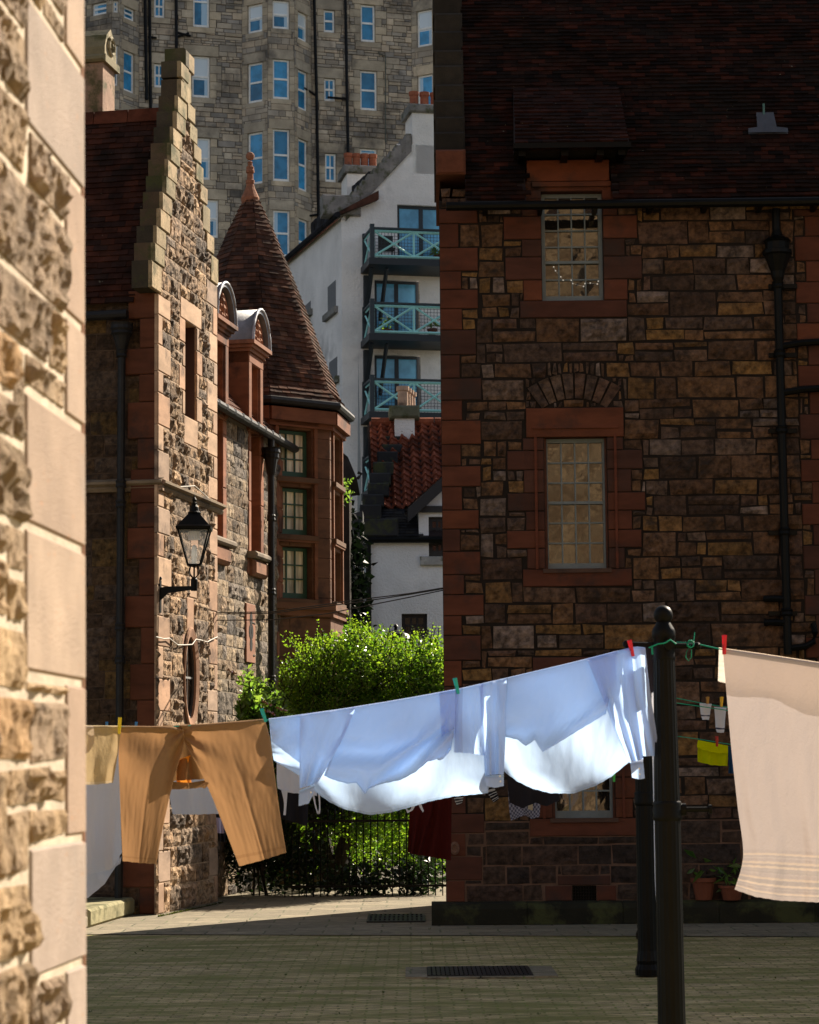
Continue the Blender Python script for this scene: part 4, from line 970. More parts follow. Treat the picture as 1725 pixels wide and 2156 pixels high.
# ================================================================== WHITE HOUSE with balconies, up the hill
HY = 75.0; hb = at(722, 1000, HY)
hf = Fr((hb.x, hb.y), (1, .20)); hsd = Fr((hb.x, hb.y), (.27, -1))
WH = thing('white_house', (hb.x, hb.y, 2), 'tall pale harled house with crow-stepped gable and balconies stacked up its front', 'house')
hh = lambda px, py, n=0: hf.hit(px, py, n)
mb = MB()
hw = [(hh(837, 490)[0], hh(940, 490)[0], hh(880, 548)[1], hh(880, 432)[1]), (hh(789, 640)[0], hh(884, 640)[0], hh(840, 706)[1], hh(840, 590)[1]),
      (hh(789, 800)[0], hh(886, 800)[0], hh(840, 862)[1], hh(840, 748)[1]), (hh(792, 960)[0], hh(888, 960)[0], hh(840, 1020)[1], hh(840, 906)[1])]
gl_ = [(725, 455), (735, 412), (905, 262)]
s_a, s_b = 0.0, hh(1100, 700)[0]
HC = (.84, .80, .79)
ztop = lambda s: hh(738, 440)[1] + (s - hh(738, 440)[0]) * (hh(870, 300)[1] - hh(738, 440)[1]) / (hh(870, 300)[0] - hh(738, 440)[0])
xs = sorted({s_a, s_b} | {w_[0] for w_ in hw} | {w_[1] for w_ in hw} | {hh(870, 300)[0]})
sch = hh(866, 300)[0]
for x0, x1 in zip(xs, xs[1:]):
    xm = (x0 + x1) / 2; zc = 2.0
    for w_ in sorted([w_ for w_ in hw if w_[0] < xm < w_[1]], key=lambda q: q[2]):
        mb.face([hf.W(x0, 0, zc), hf.W(x1, 0, zc), hf.W(x1, 0, w_[2]), hf.W(x0, 0, w_[2])], 0, HC); zc = w_[3]
    t0, t1 = (ztop(x0), ztop(x1)) if x1 <= sch + .01 else (ztop(sch), ztop(sch))
    mb.face([hf.W(x0, 0, zc), hf.W(x1, 0, zc), hf.W(x1, 0, t1), hf.W(x0, 0, t0)], 0, HC)
for w_ in hw:
    a, b, c, d = w_
    mb.face([hf.W(a, 0, c), hf.W(a, -.25, c), hf.W(a, -.25, d), hf.W(a, 0, d)], 0, HC); mb.face([hf.W(a, 0, d), hf.W(a, -.25, d), hf.W(b, -.25, d), hf.W(b, 0, d)], 0, HC); mb.face([hf.W(a, 0, c), hf.W(b, 0, c), hf.W(b, -.25, c), hf.W(a, -.25, c)], 0, HC)
# flank going back to the left, under the long eaves
side0 = Fr((hb.x - .27 * 30, hb.y + 30), (.27, -1))
SLn = math.hypot(.27 * 30, 30)
eavz = lambda px, py: side0.hit(px, py)
e0, e1 = side0.hit(725, 452), side0.hit(606, 553)
slope = (e0[1] - e1[1]) / (e0[0] - e1[0])
zf_ = lambda s: e0[1] + (s - e0[0]) * slope
mb.face([side0.W(0, 0, 2), side0.W(SLn, 0, 2), side0.W(SLn, 0, zf_(SLn)), side0.W(0, 0, zf_(0))], 0, HC)
for (px, y0, y1) in ((699, 597, 655), (702, 757, 800), (647, 640, 660)):
    s, z1 = side0.hit(px, y0); z0 = side0.hit(px, y1)[1]; mb.box(side0, s - .6, s + .6, -.1, .01, z0, z1, 1, (.12, .12, .13)); mb.bblock(side0, s - .9, s + .9, 0, .14, z0 - .22, z0, 2, (.22, .21, .2))
obj('wall', mb, [M['harl'], M['paint'], M['slab']], WH)
M['doorglass'] = glass('balcony_door_glass', (.13, .42, .68), ior=1.5, wave=.1, scale=1)
for i, w_ in enumerate(hw): window(hf, *w_, -.15, 2, 1, WH, (.018, .025, .035), gl='doorglass', bar=.14, rim=.1)
# skews: stepped stones climbing both slopes, gutter and roof edge
mb = MB(); s0, s1 = hh(728, 430)[0], sch; n_ = 12
for i in range(n_):
    a = s0 + (s1 - s0) * i / n_; b = s0 + (s1 - s0) * (i + 1) / n_; za, zb2 = ztop(a), ztop(b)
    mb.hexa([hf.W(a, .08, za - .25), hf.W(b, .08, zb2 - .25), hf.W(b, -.5, zb2 - .25), hf.W(a, -.5, za - .25), hf.W(a, .08, zb2 + .35), hf.W(b, .08, zb2 + .35), hf.W(b, -.5, zb2 + .35), hf.W(a, -.5, zb2 + .35)], 0, tn((.22, .2, .19), .12))
p0 = hh(722, 430); mb.bblock(hf, p0[0] - .7, p0[0] + .6, -.5, .15, hh(722, 455)[1], hh(722, 412)[1], 0, (.24, .22, .21), .05)
obj('crow_steps', mb, M['slab'], WH)
mb = MB(); n_ = 12
ds = e0[0] - e1[0]
for i in range(2, n_ + 2):
    s = e0[0] - ds * i / n_; z = zf_(s); mb.bblock(side0, s - ds / n_ * .9, s, -1.9, -1.2, z + .3, z + 1.9, 0, tn((.03, .03, .035), .2), .04)
mb.hexa([side0.W(e1[0] - 6, .15, zf_(e1[0] - 6)), side0.W(e0[0], .15, zf_(e0[0])), side0.W(e0[0], -1.2, zf_(e0[0]) + .6), side0.W(e1[0] - 6, -1.2, zf_(e1[0] - 6) + .6), side0.W(e1[0] - 6, .15, zf_(e1[0] - 6) + .12), side0.W(e0[0], .15, zf_(e0[0]) + .12), side0.W(e0[0], -1.2, zf_(e0[0]) + .9), side0.W(e1[0] - 6, -1.2, zf_(e1[0] - 6) + .9)], 0, (.08, .035, .025))
mb.tube([side0.W(e1[0] - 6, .22, zf_(e1[0] - 6)), side0.W(e0[0], .22, zf_(e0[0]))], .1, 8, 0, (.02, .02, .025))
obj('roof', mb, M['tile'], WH)
# chimney stacks with pots
def stack(name, fr, s0, s1, n0, n1, z0, z1, pots, parent, ph=.75, pr=.2, m='harl', pc=(.30, .10, .055), cap=(.2, .19, .18)):
    mb = MB(); mb.box(fr, s0, s1, n0, n1, z0, z1, 0, (.80, .77, .75)); mb.bblock(fr, s0 - .12, s1 + .12, n0 - .12, n1 + .12, z1, z1 + .3, 1, cap, .05)
    c = obj('chimney', mb, [M[m], M['slab']], parent)
    for i in range(pots):
        s = s0 + (s1 - s0) * (i + .5) / pots; p = fr.W(s, (n0 + n1) / 2, z1 + .28); q = MB()
        q.lathe(p, [(pr, 0), (pr * .86, .05), (pr * .84, ph * .75), (pr, ph * .8), (pr * 1.02, ph), (pr * .8, ph)], 14, 0, tn(pc, .1)); obj('chimney_pot', q, M['ashlar'], c, smooth=False)
    return c
c0, c1 = hh(868, 230), hh(935, 230); stack('chimney', hf, c0[0], c1[0], -1.2, .0, ztop(sch) - 1, hh(890, 238)[1], 3, WH, ph=.62, pr=.17)
cb = Fr(hf.W(0, -3.5, 0), hf.d); q0_, q1_ = cb.hit(731, 365), cb.hit(800, 365); stack('chimney', cb, q0_[0], q1_[0], -1.2, 0, ztop(s_a) - 2, q0_[1], 4, WH, ph=.6, pr=.16)
# balconies
def balcony(y_rail, y_floor, yb):
    sl0, sl1 = hh(784, y_floor, 1.5)[0], hh(960, y_floor, 1.5)[0]
    zf = hh(830, y_floor, 1.5)[1]; zr = hh(830, y_rail, 1.5)[1]; DB = 1.5
    B = MB(); dk = (.012, .016, .022)
    B.box(hf, sl0 - .12, sl1, -.0, DB + .1, zf - .22, zf, 0, dk)
    B.box(hf, sl0 - .05, sl0 + .12, .05, .22, zf - 1.9, zf - .3, 0, dk); B.tube([hf.W(sl0, .15, zf - 1.8), hf.W(sl0, DB - .1, zf - .3)], .08, 4, 0, dk); B.tube([hf.W(sl0 + .5, .15, zf - 1.8), hf.W(sl0 + .5, DB - .1, zf - .3)], .07, 4, 0, dk)
    bal = obj('balcony', B, M['paint'], WH)
    Q = MB(); tq = (.34, .68, .68)
    fz0, fz1 = zf + .08, zr - .12
    def bar(p, q, r_=.035): Q.tube([p, q], r_, 4, 0, tq)
    for n_, (a, b) in ((DB, (sl0, sl1)),):
        k = max(1, round((b - a) / 1.35)); st_ = 1.35
        x = a + .05; i = 0
        while x < b:
            bar(hf.W(x, n_, fz0), hf.W(x, n_, fz1)); bar(hf.W(x, n_, fz0), hf.W(x + st_, n_, fz1)); bar(hf.W(x, n_, fz1), hf.W(x + st_, n_, fz0)); x += st_
        bar(hf.W(a, n_, fz0), hf.W(b, n_, fz0), .045); bar(hf.W(a, n_, fz1), hf.W(b, n_, fz1), .045)
    bar(hf.W(sl0, .1, fz0), hf.W(sl0, DB, fz0)); bar(hf.W(sl0, .1, fz1), hf.W(sl0, DB, fz1)); bar(hf.W(sl0, .1, fz0), hf.W(sl0, DB, fz1)); bar(hf.W(sl0, .1, fz1), hf.W(sl0, DB, fz0))
    obj('railing', Q, M['paint'], bal)
    H = MB(); dkb = (.02, .03, .04)
    H.box(hf, sl0 - .06, sl1, DB - .06, DB + .06, zr - .06, zr, 0, dkb); H.box(hf, sl0 - .06, sl0 + .06, .0, DB, zr - .06, zr, 0, dkb)
    for (a, n_) in ((sl0, DB), (sl0, .1)): H.box(hf, a - .07, a + .07, n_ - .07, n_ + .07, zf, zr + .1, 0, dkb)
    x = sl0
    while x < sl1: H.box(hf, x - .006, x + .006, DB - .06, DB - .05, zf, zr, 0, dkb); x += .11
    z = zf
    while z < zr: H.box(hf, sl0, sl1, DB - .063, DB - .051, z, z + .012, 0, dkb); z += .11
    obj('handrail', H, M['paint'], bal)
    return sl0, zf
bl = [balcony(480, 545, 0), balcony(637, 704, 0), balcony(797, 868, 0), balcony(957, 1030, 0)]
def potplant(name, p, r_, h, label, cat, n=60, size=.12, spike=False, grp=None, col=1.0, world=True):
    T = thing(name, p, label, cat, grp); q = MB(); q.lathe(p, [(r_ * .7, 0), (r_ * .95, h * .8), (r_ * 1.1, h * .82), (r_ * 1.1, h), (r_ * .9, h), (r_ * .85, h * .9)], 14, 0, (col, col, col)); obj('pot', q, M['terra'], T)
    q = MB(); foliage(q, [(p[0], p[1], p[2] + h + r_ * .9, r_ * 1.3, r_ * 1.2, r_ * 1.1)], n, size, long=2.2); obj('foliage', q, M['leaf2'], T); return T
pp = hf.W(bl[1][0] + 2.1, 1.1, bl[1][1]); potplant('potted_plant', pp, .16, .3, 'small green plant in terracotta pot on the middle balcony', 'potted plant', 24, .10)
pp = hf.W(bl[0][0] + 2.3, 1.2, bl[0][1]); potplant('potted_plant', pp, .16, .25, 'spiky plant in brown pot on the top balcony', 'potted plant', 24, .14)
pp = hf.W(bl[1][0] + .55, 1.2, bl[1][1]); potplant('potted_plant', pp, .2, .2, 'low green plant at the left end of the middle balcony', 'potted plant', 26, .10)
T = thing('balcony_chair', hf.W(bl[0][0] + .6, .9, bl[0][1]), 'dark chair standing at the left end of the top balcony', 'chair'); q = MB()
s = bl[0][0] + .6; z = bl[0][1]
q.box(hf, s - .25, s + .25, .7, 1.15, z + .42, z + .46, 0, (.02, .02, .02)); obj('seat', q, M['paint'], T); q = MB(); q.box(hf, s - .25, s + .25, .68, .72, z + .46, z + .95, 0, (.02, .02, .02)); obj('backrest', q, M['paint'], T)
for a in (-.22, .22):
    for b in (.74, 1.12): q = MB(); q.tube([hf.W(s + a, b, z), hf.W(s + a, b, z + .42)], .02, 5, 0, (.02, .02, .02)); obj('leg', q, M['paint'], T)

# ================================================================== WHITE COTTAGE with pantiled roof
CY = 50.0; cbp = at(764, 1300, CY); cf = Fr((cbp.x, cbp.y), (1, .04))
CT = thing('white_cottage', (cbp.x, cbp.y, 0), 'small white harled cottage with red pantile roof and dark crow steps above the hedge', 'cottage')
ch = lambda px, py, n=0: cf.hit(px, py, n)
mb = MB(); cw = [(ch(903, 1130)[0], ch(960, 1130)[0], ch(920, 1172)[1], ch(920, 1088)[1]), (ch(846, 1315)[0], ch(900, 1315)[0], ch(870, 1345)[1], ch(870, 1292)[1])]
ea = ch(800, 1138)[1]; sR2 = ch(1060, 1200)[0]; dl = ch(882, 1100)[0]
for (a, b, c, d) in subtract((0, sR2, 0, ea), cw, .001): mb.face([cf.W(a, 0, c), cf.W(b, 0, c), cf.W(b, 0, d), cf.W(a, 0, d)], 0, (.86, .86, .87))
dt = ch(890, 1070)[1]; da = ch(945, 1000)
for (a, b, c, d) in subtract((dl, sR2, ea, dt), cw, .001): mb.face([cf.W(a, 0, c), cf.W(b, 0, c), cf.W(b, 0, d), cf.W(a, 0, d)], 0, (.86, .86, .87))
mb.face([cf.W(dl, 0, dt), cf.W(sR2, 0, dt), cf.W(sR2, 0, dt + 1.5), cf.W(dl + 1.1, 0, dt + 1.2)], 0, (.86, .86, .87))
mb.face([cf.W(dl, 0, ea), cf.W(dl, 0, dt), cf.W(dl, -1.5, dt), cf.W(dl, -1.2, ea)], 0, (.6, .6, .6))
for (a, b, c, d) in cw:
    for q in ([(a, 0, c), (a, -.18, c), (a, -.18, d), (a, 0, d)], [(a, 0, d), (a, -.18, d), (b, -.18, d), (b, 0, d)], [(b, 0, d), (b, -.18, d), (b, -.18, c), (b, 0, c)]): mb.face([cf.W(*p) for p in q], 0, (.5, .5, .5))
mb.bblock(cf, cw[0][0] - .2, cw[0][1] + .2, 0, .1, cw[0][2] - .2, cw[0][2], 1, (.4, .39, .37), .02)
mb.face([cf.W(0, 0, 0), cf.W(0, -7, 0), cf.W(0, -7, ea), cf.W(0, -3.5, ea + 4.8), cf.W(0, 0, ea)], 0, (.3, .3, .3))
obj('wall', mb, [M['harl2'], M['slab']], CT)
window(cf, *cw[0], -.12, 4, 4, CT, (.012, .012, .014), bar=.05, rim=.09); window(cf, *cw[1], -.12, 3, 2, CT, (.012, .012, .014), bar=.05, rim=.08)
# roof: slates low, pantiles above
sl_l = lambda z: 0.0
zr1 = ch(850, 1063)[1]; ztp_ = at(900, 893, CY + 3.4).z
rp_ = lambda s, z: Vector(cf.W(s, .15 - (z - ea) / (ztp_ - ea) * 3.5, z))
rnv = (rp_(1, ea) - rp_(0, ea)).cross(rp_(0, ztp_) - rp_(0, ea)).normalized()
if rnv.y > 0: rnv = -rnv
mb = MB(); mb.face([rp_(0.2, ea) - rnv * .02, rp_(sR2, ea) - rnv * .02, rp_(sR2, ztp_) - rnv * .02, rp_(.2, ztp_) - rnv * .02], 1, (.03, .02, .02))
tiles(mb, lambda v: rp_(.25, ea + (zr1 - ea) * v), lambda v: rp_(dl + .1, ea + (zr1 - ea) * v), rnv, 11, .2, [(.03, .03, .032), (.022, .022, .025), (.04, .038, .036)], .02)
rws = 14
for i in range(rws):                                                 # pantiles: a rolled profile in courses
    z0, z1 = zr1 + (ztp_ - zr1) * i / rws, zr1 + (ztp_ - zr1) * (i + 1.15) / rws; n_ = 170; r0, r1, r2 = [], [], []
    c = tn((.21, .062, .035), .2)
    for k in range(n_ + 1):
        s = .25 + (sR2 - .25) * k / n_; ph_ = (s / .24) % 1; hh_ = .05 * (math.sin(ph_ * 2 * math.pi) + .4 * math.sin(ph_ * 4 * math.pi))
        r0.append(rp_(s, z0) + rnv * (hh_ + .02)); r1.append(rp_(s, z0) + rnv * (hh_ + .07)); r2.append(rp_(s, z1) + rnv * (hh_ + .01))
    mb.grid([r0, r1, r2], 0, c)
for i in range(16): s = .3 + i * .5; mb.tube([rp_(s, ztp_) + Vector((0, 0, .04)), rp_(s + .47, ztp_) + Vector((0, 0, .04))], .12, 8, 0, tn((.22, .065, .035), .1))
obj('roof', mb, [M['tile'], M['mortar']], CT)
mb = MB()
for (a, b) in (((dl - .25, dt - .15), (dl + 1.3, dt + 1.25)),):
    mb.hexa([cf.W(a[0], .25, a[1] - .18), cf.W(b[0], .25, b[1] - .18), cf.W(b[0], .1, b[1] - .18), cf.W(a[0], .1, a[1] - .18), cf.W(a[0], .25, a[1] + .12), cf.W(b[0], .25, b[1] + .12), cf.W(b[0], .1, b[1] + .12), cf.W(a[0], .1, a[1] + .12)], 0, (.015, .015, .017))
    mb.face([cf.W(a[0] - .05, .25, a[1] + .12), cf.W(b[0], .25, b[1] + .12), cf.W(b[0], -3, b[1] + .12), cf.W(a[0] - .05, -1.4, a[1] + .12)], 0, (.02, .02, .022))
mb.box(cf, dl, sR2, .01, .1, dt - .1, dt + .04, 0, (.015, .015, .017))
obj('dormer_boards', mb, M['paint'], CT)
mb = MB()
stp = [(770, 1090, 1062), (776, 1062, 1040), (787, 1040, 1016), (791, 1016, 995), (797, 995, 972), (806, 972, 950), (815, 950, 935), (822, 935, 918)]
for i, (px, y0, y1) in enumerate(stp):
    Y_ = .1 - (i * .42); pc_ = Fr(cf.W(0, Y_, 0), cf.d); s, z0 = pc_.hit(px, y0); _, z1 = pc_.hit(px, y1); mb.bblock(pc_, s - .12, s + .35 + .1 * i * 0, -.8, 0, z0 - .05, z1, 0, tn((.025, .025, .027), .2), .03)
mb.bblock(cf, -.05, .8, -.4, .12, ch(780, 1132)[1], ch(780, 1092)[1], 0, (.03, .03, .032), .04)
obj('crow_steps', mb, M['slab'], CT)
mb = MB(); mb.tube([cf.W(-.02, .15, ea), cf.W(sR2, .15, ea)], .07, 8); a = ch(776, 1200, .1)[0]; mb.tube([cf.W(a, .1, ea), cf.W(a, .1, .2)], .06, 8); obj('gutter', mb, M['iron'], CT)
pc_ = Fr(cf.W(0, -3.2, 0), cf.d); a, z0 = pc_.hit(831, 960); b, z1 = pc_.hit(872, 885)
stack('chimney', pc_, a, b, -.5, .3, z0 - 1.2, z1, 0, CT, cap=(.12, .12, .08))
T = CT.children[-1]
for i in range(4):
    p = pc_.W(a + .2 + i * .07, .1 - i * .28 + .05, z1 + .28); q = MB(); q.lathe(p, [(.14, 0), (.125, .05), (.12, .38), (.15, .4), (.15, .5), (.12, .5)], 14, 0, (.42, .28, .2)); obj('chimney_pot', q, M['ashlar'], T)
# street lamp head among the leaves
q = MB(); lpz = G(835, 1500); pb = at(834, 1345, 44); mbp = (pb.x, pb.y, 0)
T = thing('street_lamp', mbp, 'dark domed street lamp rising just above the hedge before the cottage', 'street lamp')
q.lathe((pb.x, pb.y, pb.z), [(.3, -.03), (.31, 0), (.24, .09), (.12, .15), (.04, .17), (.03, .22), (.05, .24), (.02, .28)], 16); obj('lamp_shade', q, M['iron'], T)
q = MB(); q.lathe((pb.x, pb.y, pb.z - .3), [(.05, 0), (.12, .1), (.14, .27)], 12, 0, (6, 6, 6)); obj('lamp_glass', q, M['iron'], T); q = MB(); q.tube([(pb.x, pb.y, 0), (pb.x, pb.y, pb.z - .28)], .05, 8); obj('post', q, M['iron'], T)
# low slate roof sticking out beside the tower
mb = MB(); Ys = 41; a, b, c, d, e = at(716, 948, Ys), at(733, 962, Ys), at(752, 1008, Ys), at(716, 1012, Ys), at(690, 950, Ys)
bkv = Vector((0, 2.5, 0)); f = [a, b, c, d]
mb.face(f, 0, (.03, .03, .032)); mb.face([p + bkv for p in f][::-1], 0, (.03, .03, .032)); mb.grid([f, [p + bkv for p in f]], 0, (.03, .03, .032), True)
p = at(756, 1005, Ys); mb.tube([c, p, p + Vector((.05, 0, .06)), p + Vector((-.02, 0, .09))], .03, 6, 0, (.03, .03, .03))
mb.box(Fr((d.x - 1.0, Ys + .3), (1, 0)), 0, c.x - d.x + .85, -1.8, 0, 0, d.z, 0, (.03, .025, .022))
tag(obj('slated_outhouse', mb, M['tile']), 'dark slated outhouse with curled eaves peeping past the tower', 'outhouse')
mb = MB(); a = at(722, 1090, 46); b = at(764, 1075, 46); 
mb.hexa([(a.x - 2, 46, 0), (b.x, 46, 0), (b.x, 47, 0), (a.x - 2, 47, 0), (a.x - 2, 46, a.z - .6), (b.x, 46, b.z), (b.x, 47, b.z), (a.x - 2, 47, a.z - .6)], 0, (.05, .05, .055))
tag(obj('garden_wall', mb, M['slab']), 'dark sloping garden wall in the gap between tower and cottage', 'wall')

# ================================================================== FAR TENEMENT
tb = at(560, 300, 112); tf = Fr((tb.x, tb.y), (3.67, 1))
TN = thing('tenement', (tb.x, tb.y, 12), 'towering grey-brown stone tenement with canted bays and white sash windows along the skyline', 'tenement')
th = lambda px, py, n=0: tf.hit(px, py, n)
FC = [(.42, .35, .27), (.35, .30, .245), (.46, .375, .28), (.26, .235, .21), (.41, .33, .25), (.32, .28, .235), (.45, .38, .30)]
FD = [(.44, .37, .28), (.48, .395, .29), (.38, .325, .255)]
def trect(x0, x1, y0, y1, n=0):
    xm = (x0 + x1) / 2; ym = (y0 + y1) / 2; return (th(x0, ym, n)[0], th(x1, ym, n)[0], th(xm, y1, n)[1], th(xm, y0, n)[1])
flat_w = [(325, 347, -10, 37, 'g'), (407, 441, -50, 57, 'c'), (682, 705, 21, 68, 'p'), (760, 790, 10, 88, 'p'), (325, 347, 134, 184, 'g'), (405, 442, 118, 205, 'b'), (683, 706, 165, 213, 'g'), (759, 794, 149, 232, 'p'), (415, 443, 290, 378, 'b'), (685, 708, 323, 383, 'g'), (759, 794, 313, 395, 's'), (425, 460, 420, 500, 'b')]
mb = MB(); FH = []; SUR = []
FR = [trect(*w_[:4]) for w_ in flat_w]
for (a, b, c, d) in FR:
    SUR += [(a - .45, b + .45, d, d + .55), (a - .3, b + .3, c - .3, c)]; z = c; k = 0
    while z < d - .01:
        z1 = min(z + .42, d); SUR += [(a - (.6 if k % 2 else .35), a, z, z1), (b, b + (.6 if k % 2 else .35), z, z1)]; z = z1; k += 1
bays = [(181, 292), (510, 656), (868, 985)]
BS = [(th(a, 250)[0], th(b, 250)[0]) for a, b in bays]
bh = [(a, b, 10, 60) for a, b in BS]
for q in SUR: mb.bblock(tf, q[0] + .01, q[1] - .01, -.25, .03, q[2] + .01, q[3] - .01, 0, tn(random.choice(FD), .12), .01)
sL, sRt = th(150, 250)[0], th(1000, 250)[0]
rubble(mb, tf, sL, sRt, 22, 46, FR + SUR + bh, FC, .2, .38, .03, .06, .1, flat=True, wmax=3.4, var=.25)
backing(mb, tf, sL - 12, sRt + 30, 8, 48, FR, 1, (.13, .11, .09))
BW = []
for bi, ((a, b), (pxa, pxb)) in enumerate(zip(BS, bays)):
    N0 = 1.05; cut = 1.1
    fa = Fr(tf.W(a, 0, 0), (0, 0) if False else (tf.d[0] * cut + tf.n[0] * N0, tf.d[1] * cut + tf.n[1] * N0)); la = math.hypot(cut, N0)
    fb_ = Fr(tf.W(a + cut, N0, 0), tf.d); lb = (b - a) - 2 * cut
    fc = Fr(tf.W(b - cut, N0, 0), (tf.d[0] * cut - tf.n[0] * N0, tf.d[1] * cut - tf.n[1] * N0)); lc_ = la
    rows_ = [(0, 60), (124, 208), (271, 381), (442, 540)] if bi == 1 else [(0, 26), (94, 180), (230, 320)] if bi == 0 else [(15, 92), (152, 236), (290, 380)]
    rows_ = [(-130, -40)] + rows_
    for fi, (fr, ln_, wx) in enumerate(((fa, la, .58), (fb_, lb, .62), (fc, lc_, .58))):
        holes_ = []
        for (y0, y1) in rows_:
            xm = (pxa + pxb) / 2; z1 = fr.hit(xm, y0)[1]; z0 = fr.hit(xm, y1)[1]
            holes_.append((ln_ * (1 - wx) / 2, ln_ * (1 + wx) / 2, z0, z1))
        dr = [(h_[0] - .2, h_[1] + .2, h_[3], h_[3] + .5) for h_ in holes_] + [(h_[0] - .1, h_[1] + .1, h_[2] - .25, h_[2]) for h_ in holes_]
        for q in dr: mb.bblock(fr, max(q[0], .01), min(q[1], ln_ - .01), -.2, .03, q[2], q[3], 0, tn(random.choice(FD), .12), .01)
        zb0 = 22
        edge = []
        for h_ in holes_: edge += [(0, h_[0], h_[2], h_[3]), (h_[1], ln_, h_[2], h_[3])]
        for q in edge:
            z = q[2]
            while z < q[3] - .01: z1 = min(z + .4, q[3]); mb.bblock(fr, q[0] + .008, q[1] - .008, -.2, .02, z + .008, z1 - .008, 0, tn(random.choice(FD), .1), .01); z = z1
        rubble(mb, fr, 0, ln_, 22, 46, holes_ + dr + edge, FC[:6], .26, .45, .025, .02, .1, flat=True, var=.2)
        backing(mb, fr, 0, ln_, 8, 48, holes_, 1, (.13, .11, .09))
        for h_ in holes_: BW.append((fr, h_, bi, fi))
obj('wall', mb, [M['far'], M['mortar']], TN)
WHT = (.85, .85, .84); CURT = (.38, .55, .70)
def tblind(kind):
    if kind == 'c': return [(.55, 1, .0, .98, CURT)]
    if kind == 'b': return [(0, 1, .42, 1, (.62, .70, .76)), (.78, 1, 0, .42, CURT)]
    if kind == 's': return [(0, 1, i * .1 + .02, i * .1 + .07, (.35, .45, .52)) for i in range(10)]
    return None
for w_, r_ in zip(flat_w, FR):
    g = w_[4]; window(tf, *r_, -.12, 2 if g == 'g' else 1, 2 if g == 'g' else 2, TN, WHT, gl='skyglass', rail=.5, bar=.05, rim=.09, blind=tblind(g))
for k, (fr, h_, bi, fi) in enumerate(BW):
    kd = 'b' if (k % 5 == 3) else None
    window(fr, *h_, -.12, 1, 2, TN, WHT, gl='skyglass', rail=.5, bar=.05, rim=.09, blind=tblind(kd) if kd else ([(0, .25, 0, 1, CURT)] if k % 4 == 1 else None))
for pxs in ([(305, -30), (309, 210)], [(315, -30), (318, 300)], [(371, -30), (372, 108)], [(661, -30), (667, 200), (671, 460)], [(727, -30), (731, 200), (735, 420)]):
    q = MB(); q.tube([Vector(tf.W(th(x, y, .15)[0], .15, th(x, y, .15)[1])) for x, y in pxs], .085, 6, 0, (.25, .28, .35)); o = obj('downpipe', q, M['pipe'], TN)
for pxs in ([(800, 115), (812, 117), (812, 300)], [(800, 115), (797, 108)]):
    q = MB(); q.tube([Vector(tf.W(th(x, y, .1)[0], .1, th(x, y, .1)[1])) for x, y in pxs], .03, 5, 0, (6, 7, 6)); obj('thin_pipe', q, M['pipe'], TN)
for (x0, y0, x1, y1) in ((640, 185, 664, 200), (690, 205, 728, 208), (372, 68, 402, 76), (372, 78, 398, 70), (648, 455, 668, 452), (680, 482, 734, 484), (312, 78, 330, 80)):
    q = MB(); q.tube([Vector(tf.W(th(x, y, .15)[0], .15, th(x, y, .15)[1])) for x, y in ((x0, y0), (x1, y1))], .06, 6, 0, (.25, .28, .35)); obj('branch_pipe', q, M['pipe'], TN)

# ================================================================== the building across the courtyard, behind the photographer
OB = thing('courtyard_building', (0, -9, 0), 'plain sandstone range closing the courtyard opposite the dark stone house', 'house')
of = Fr((16, -9), (-1, 0)); mb = MB()
oh = [(1 + i * 9, 2 + i * 9, 1 + k * 3.2, 2.9 + k * 3.2) for i in range(4) for k in range(2)] + [(11.1, 11.9, 12.2, 15.2)]
rubble(mb, of, 0, 32, 0, 17, oh, [(.50, .35, .20), (.36, .24, .14), (.56, .40, .24), (.28, .18, .10)], .35, .6, .06, .03, .3, flat=True, var=.3)
backing(mb, of, 0, 32, 0, 17, oh, 1, (.2, .14, .09)); ob = Fr((-16, -13), (1, 0)); mb.face([ob.W(0, 0, 0), ob.W(32, 0, 0), ob.W(32, 0, 17), ob.W(0, 0, 17)], 1, (.2, .15, .1))
obj('wall', mb, [M['rubble'], M['mortar']], OB)
mb = MB(); mb.hexa([(-16.4, -13.2, 17), (16.4, -13.2, 17), (16.4, -8.8, 17), (-16.4, -8.8, 17), (-16, -11.2, 20), (16, -11.2, 20), (16, -10.8, 20), (-16, -10.8, 20)], 0, (.05, .03, .025)); obj('roof', mb, M['tile'], OB)
for q in oh: window(of, *q, -.15, 2, 2, OB, (.3, .3, .3), rail=.5)

# ================================================================== FOREGROUND WALL END
f0 = at(187, 1620, 5.3); ff = Fr((f0.x - .0654 * 6, f0.y - 6), (.0654, 1)); FL = math.hypot(.0654 * 6, 6)
mb = MB(); fh2 = []
yj = [-60, 393, 687, 901, 1160, 1444, 1769, 2029, 2300]
wl_ = [.20, .075, .20, .075, .20, .06, .18, .07]
yj = [(-250), 135, 393 + 0, 687, 901, 1160, 1444, 1769, 2029, 2320]
kinds = [.24, .10, .24, .10, .24, .10, .22, .10, .20]
kinds = [.10, .28, .10, .10, .28, .28, .10, .26, .10]
FPC = [(.36, .265, .20), (.38, .285, .215), (.35, .25, .185), (.34, .27, .225)]
for i in range(len(yj) - 1):
    z1 = ff.hit(178, yj[i])[1]; z0 = ff.hit(178, yj[i + 1])[1]; fh2.append((FL - kinds[i] * 2.15, FL, z0, z1))
fh2.append((FL - .3, FL, fh2[0][3], 7)); fh2.append((FL - .5, FL, 0, fh2[-2][2]))
for q in fh2:
    mb.bblock(ff, q[0] + .004, q[1], -.5, .012, q[2] + .004, q[3] - .004, 1, tn(random.choice(FPC), .1), .01)
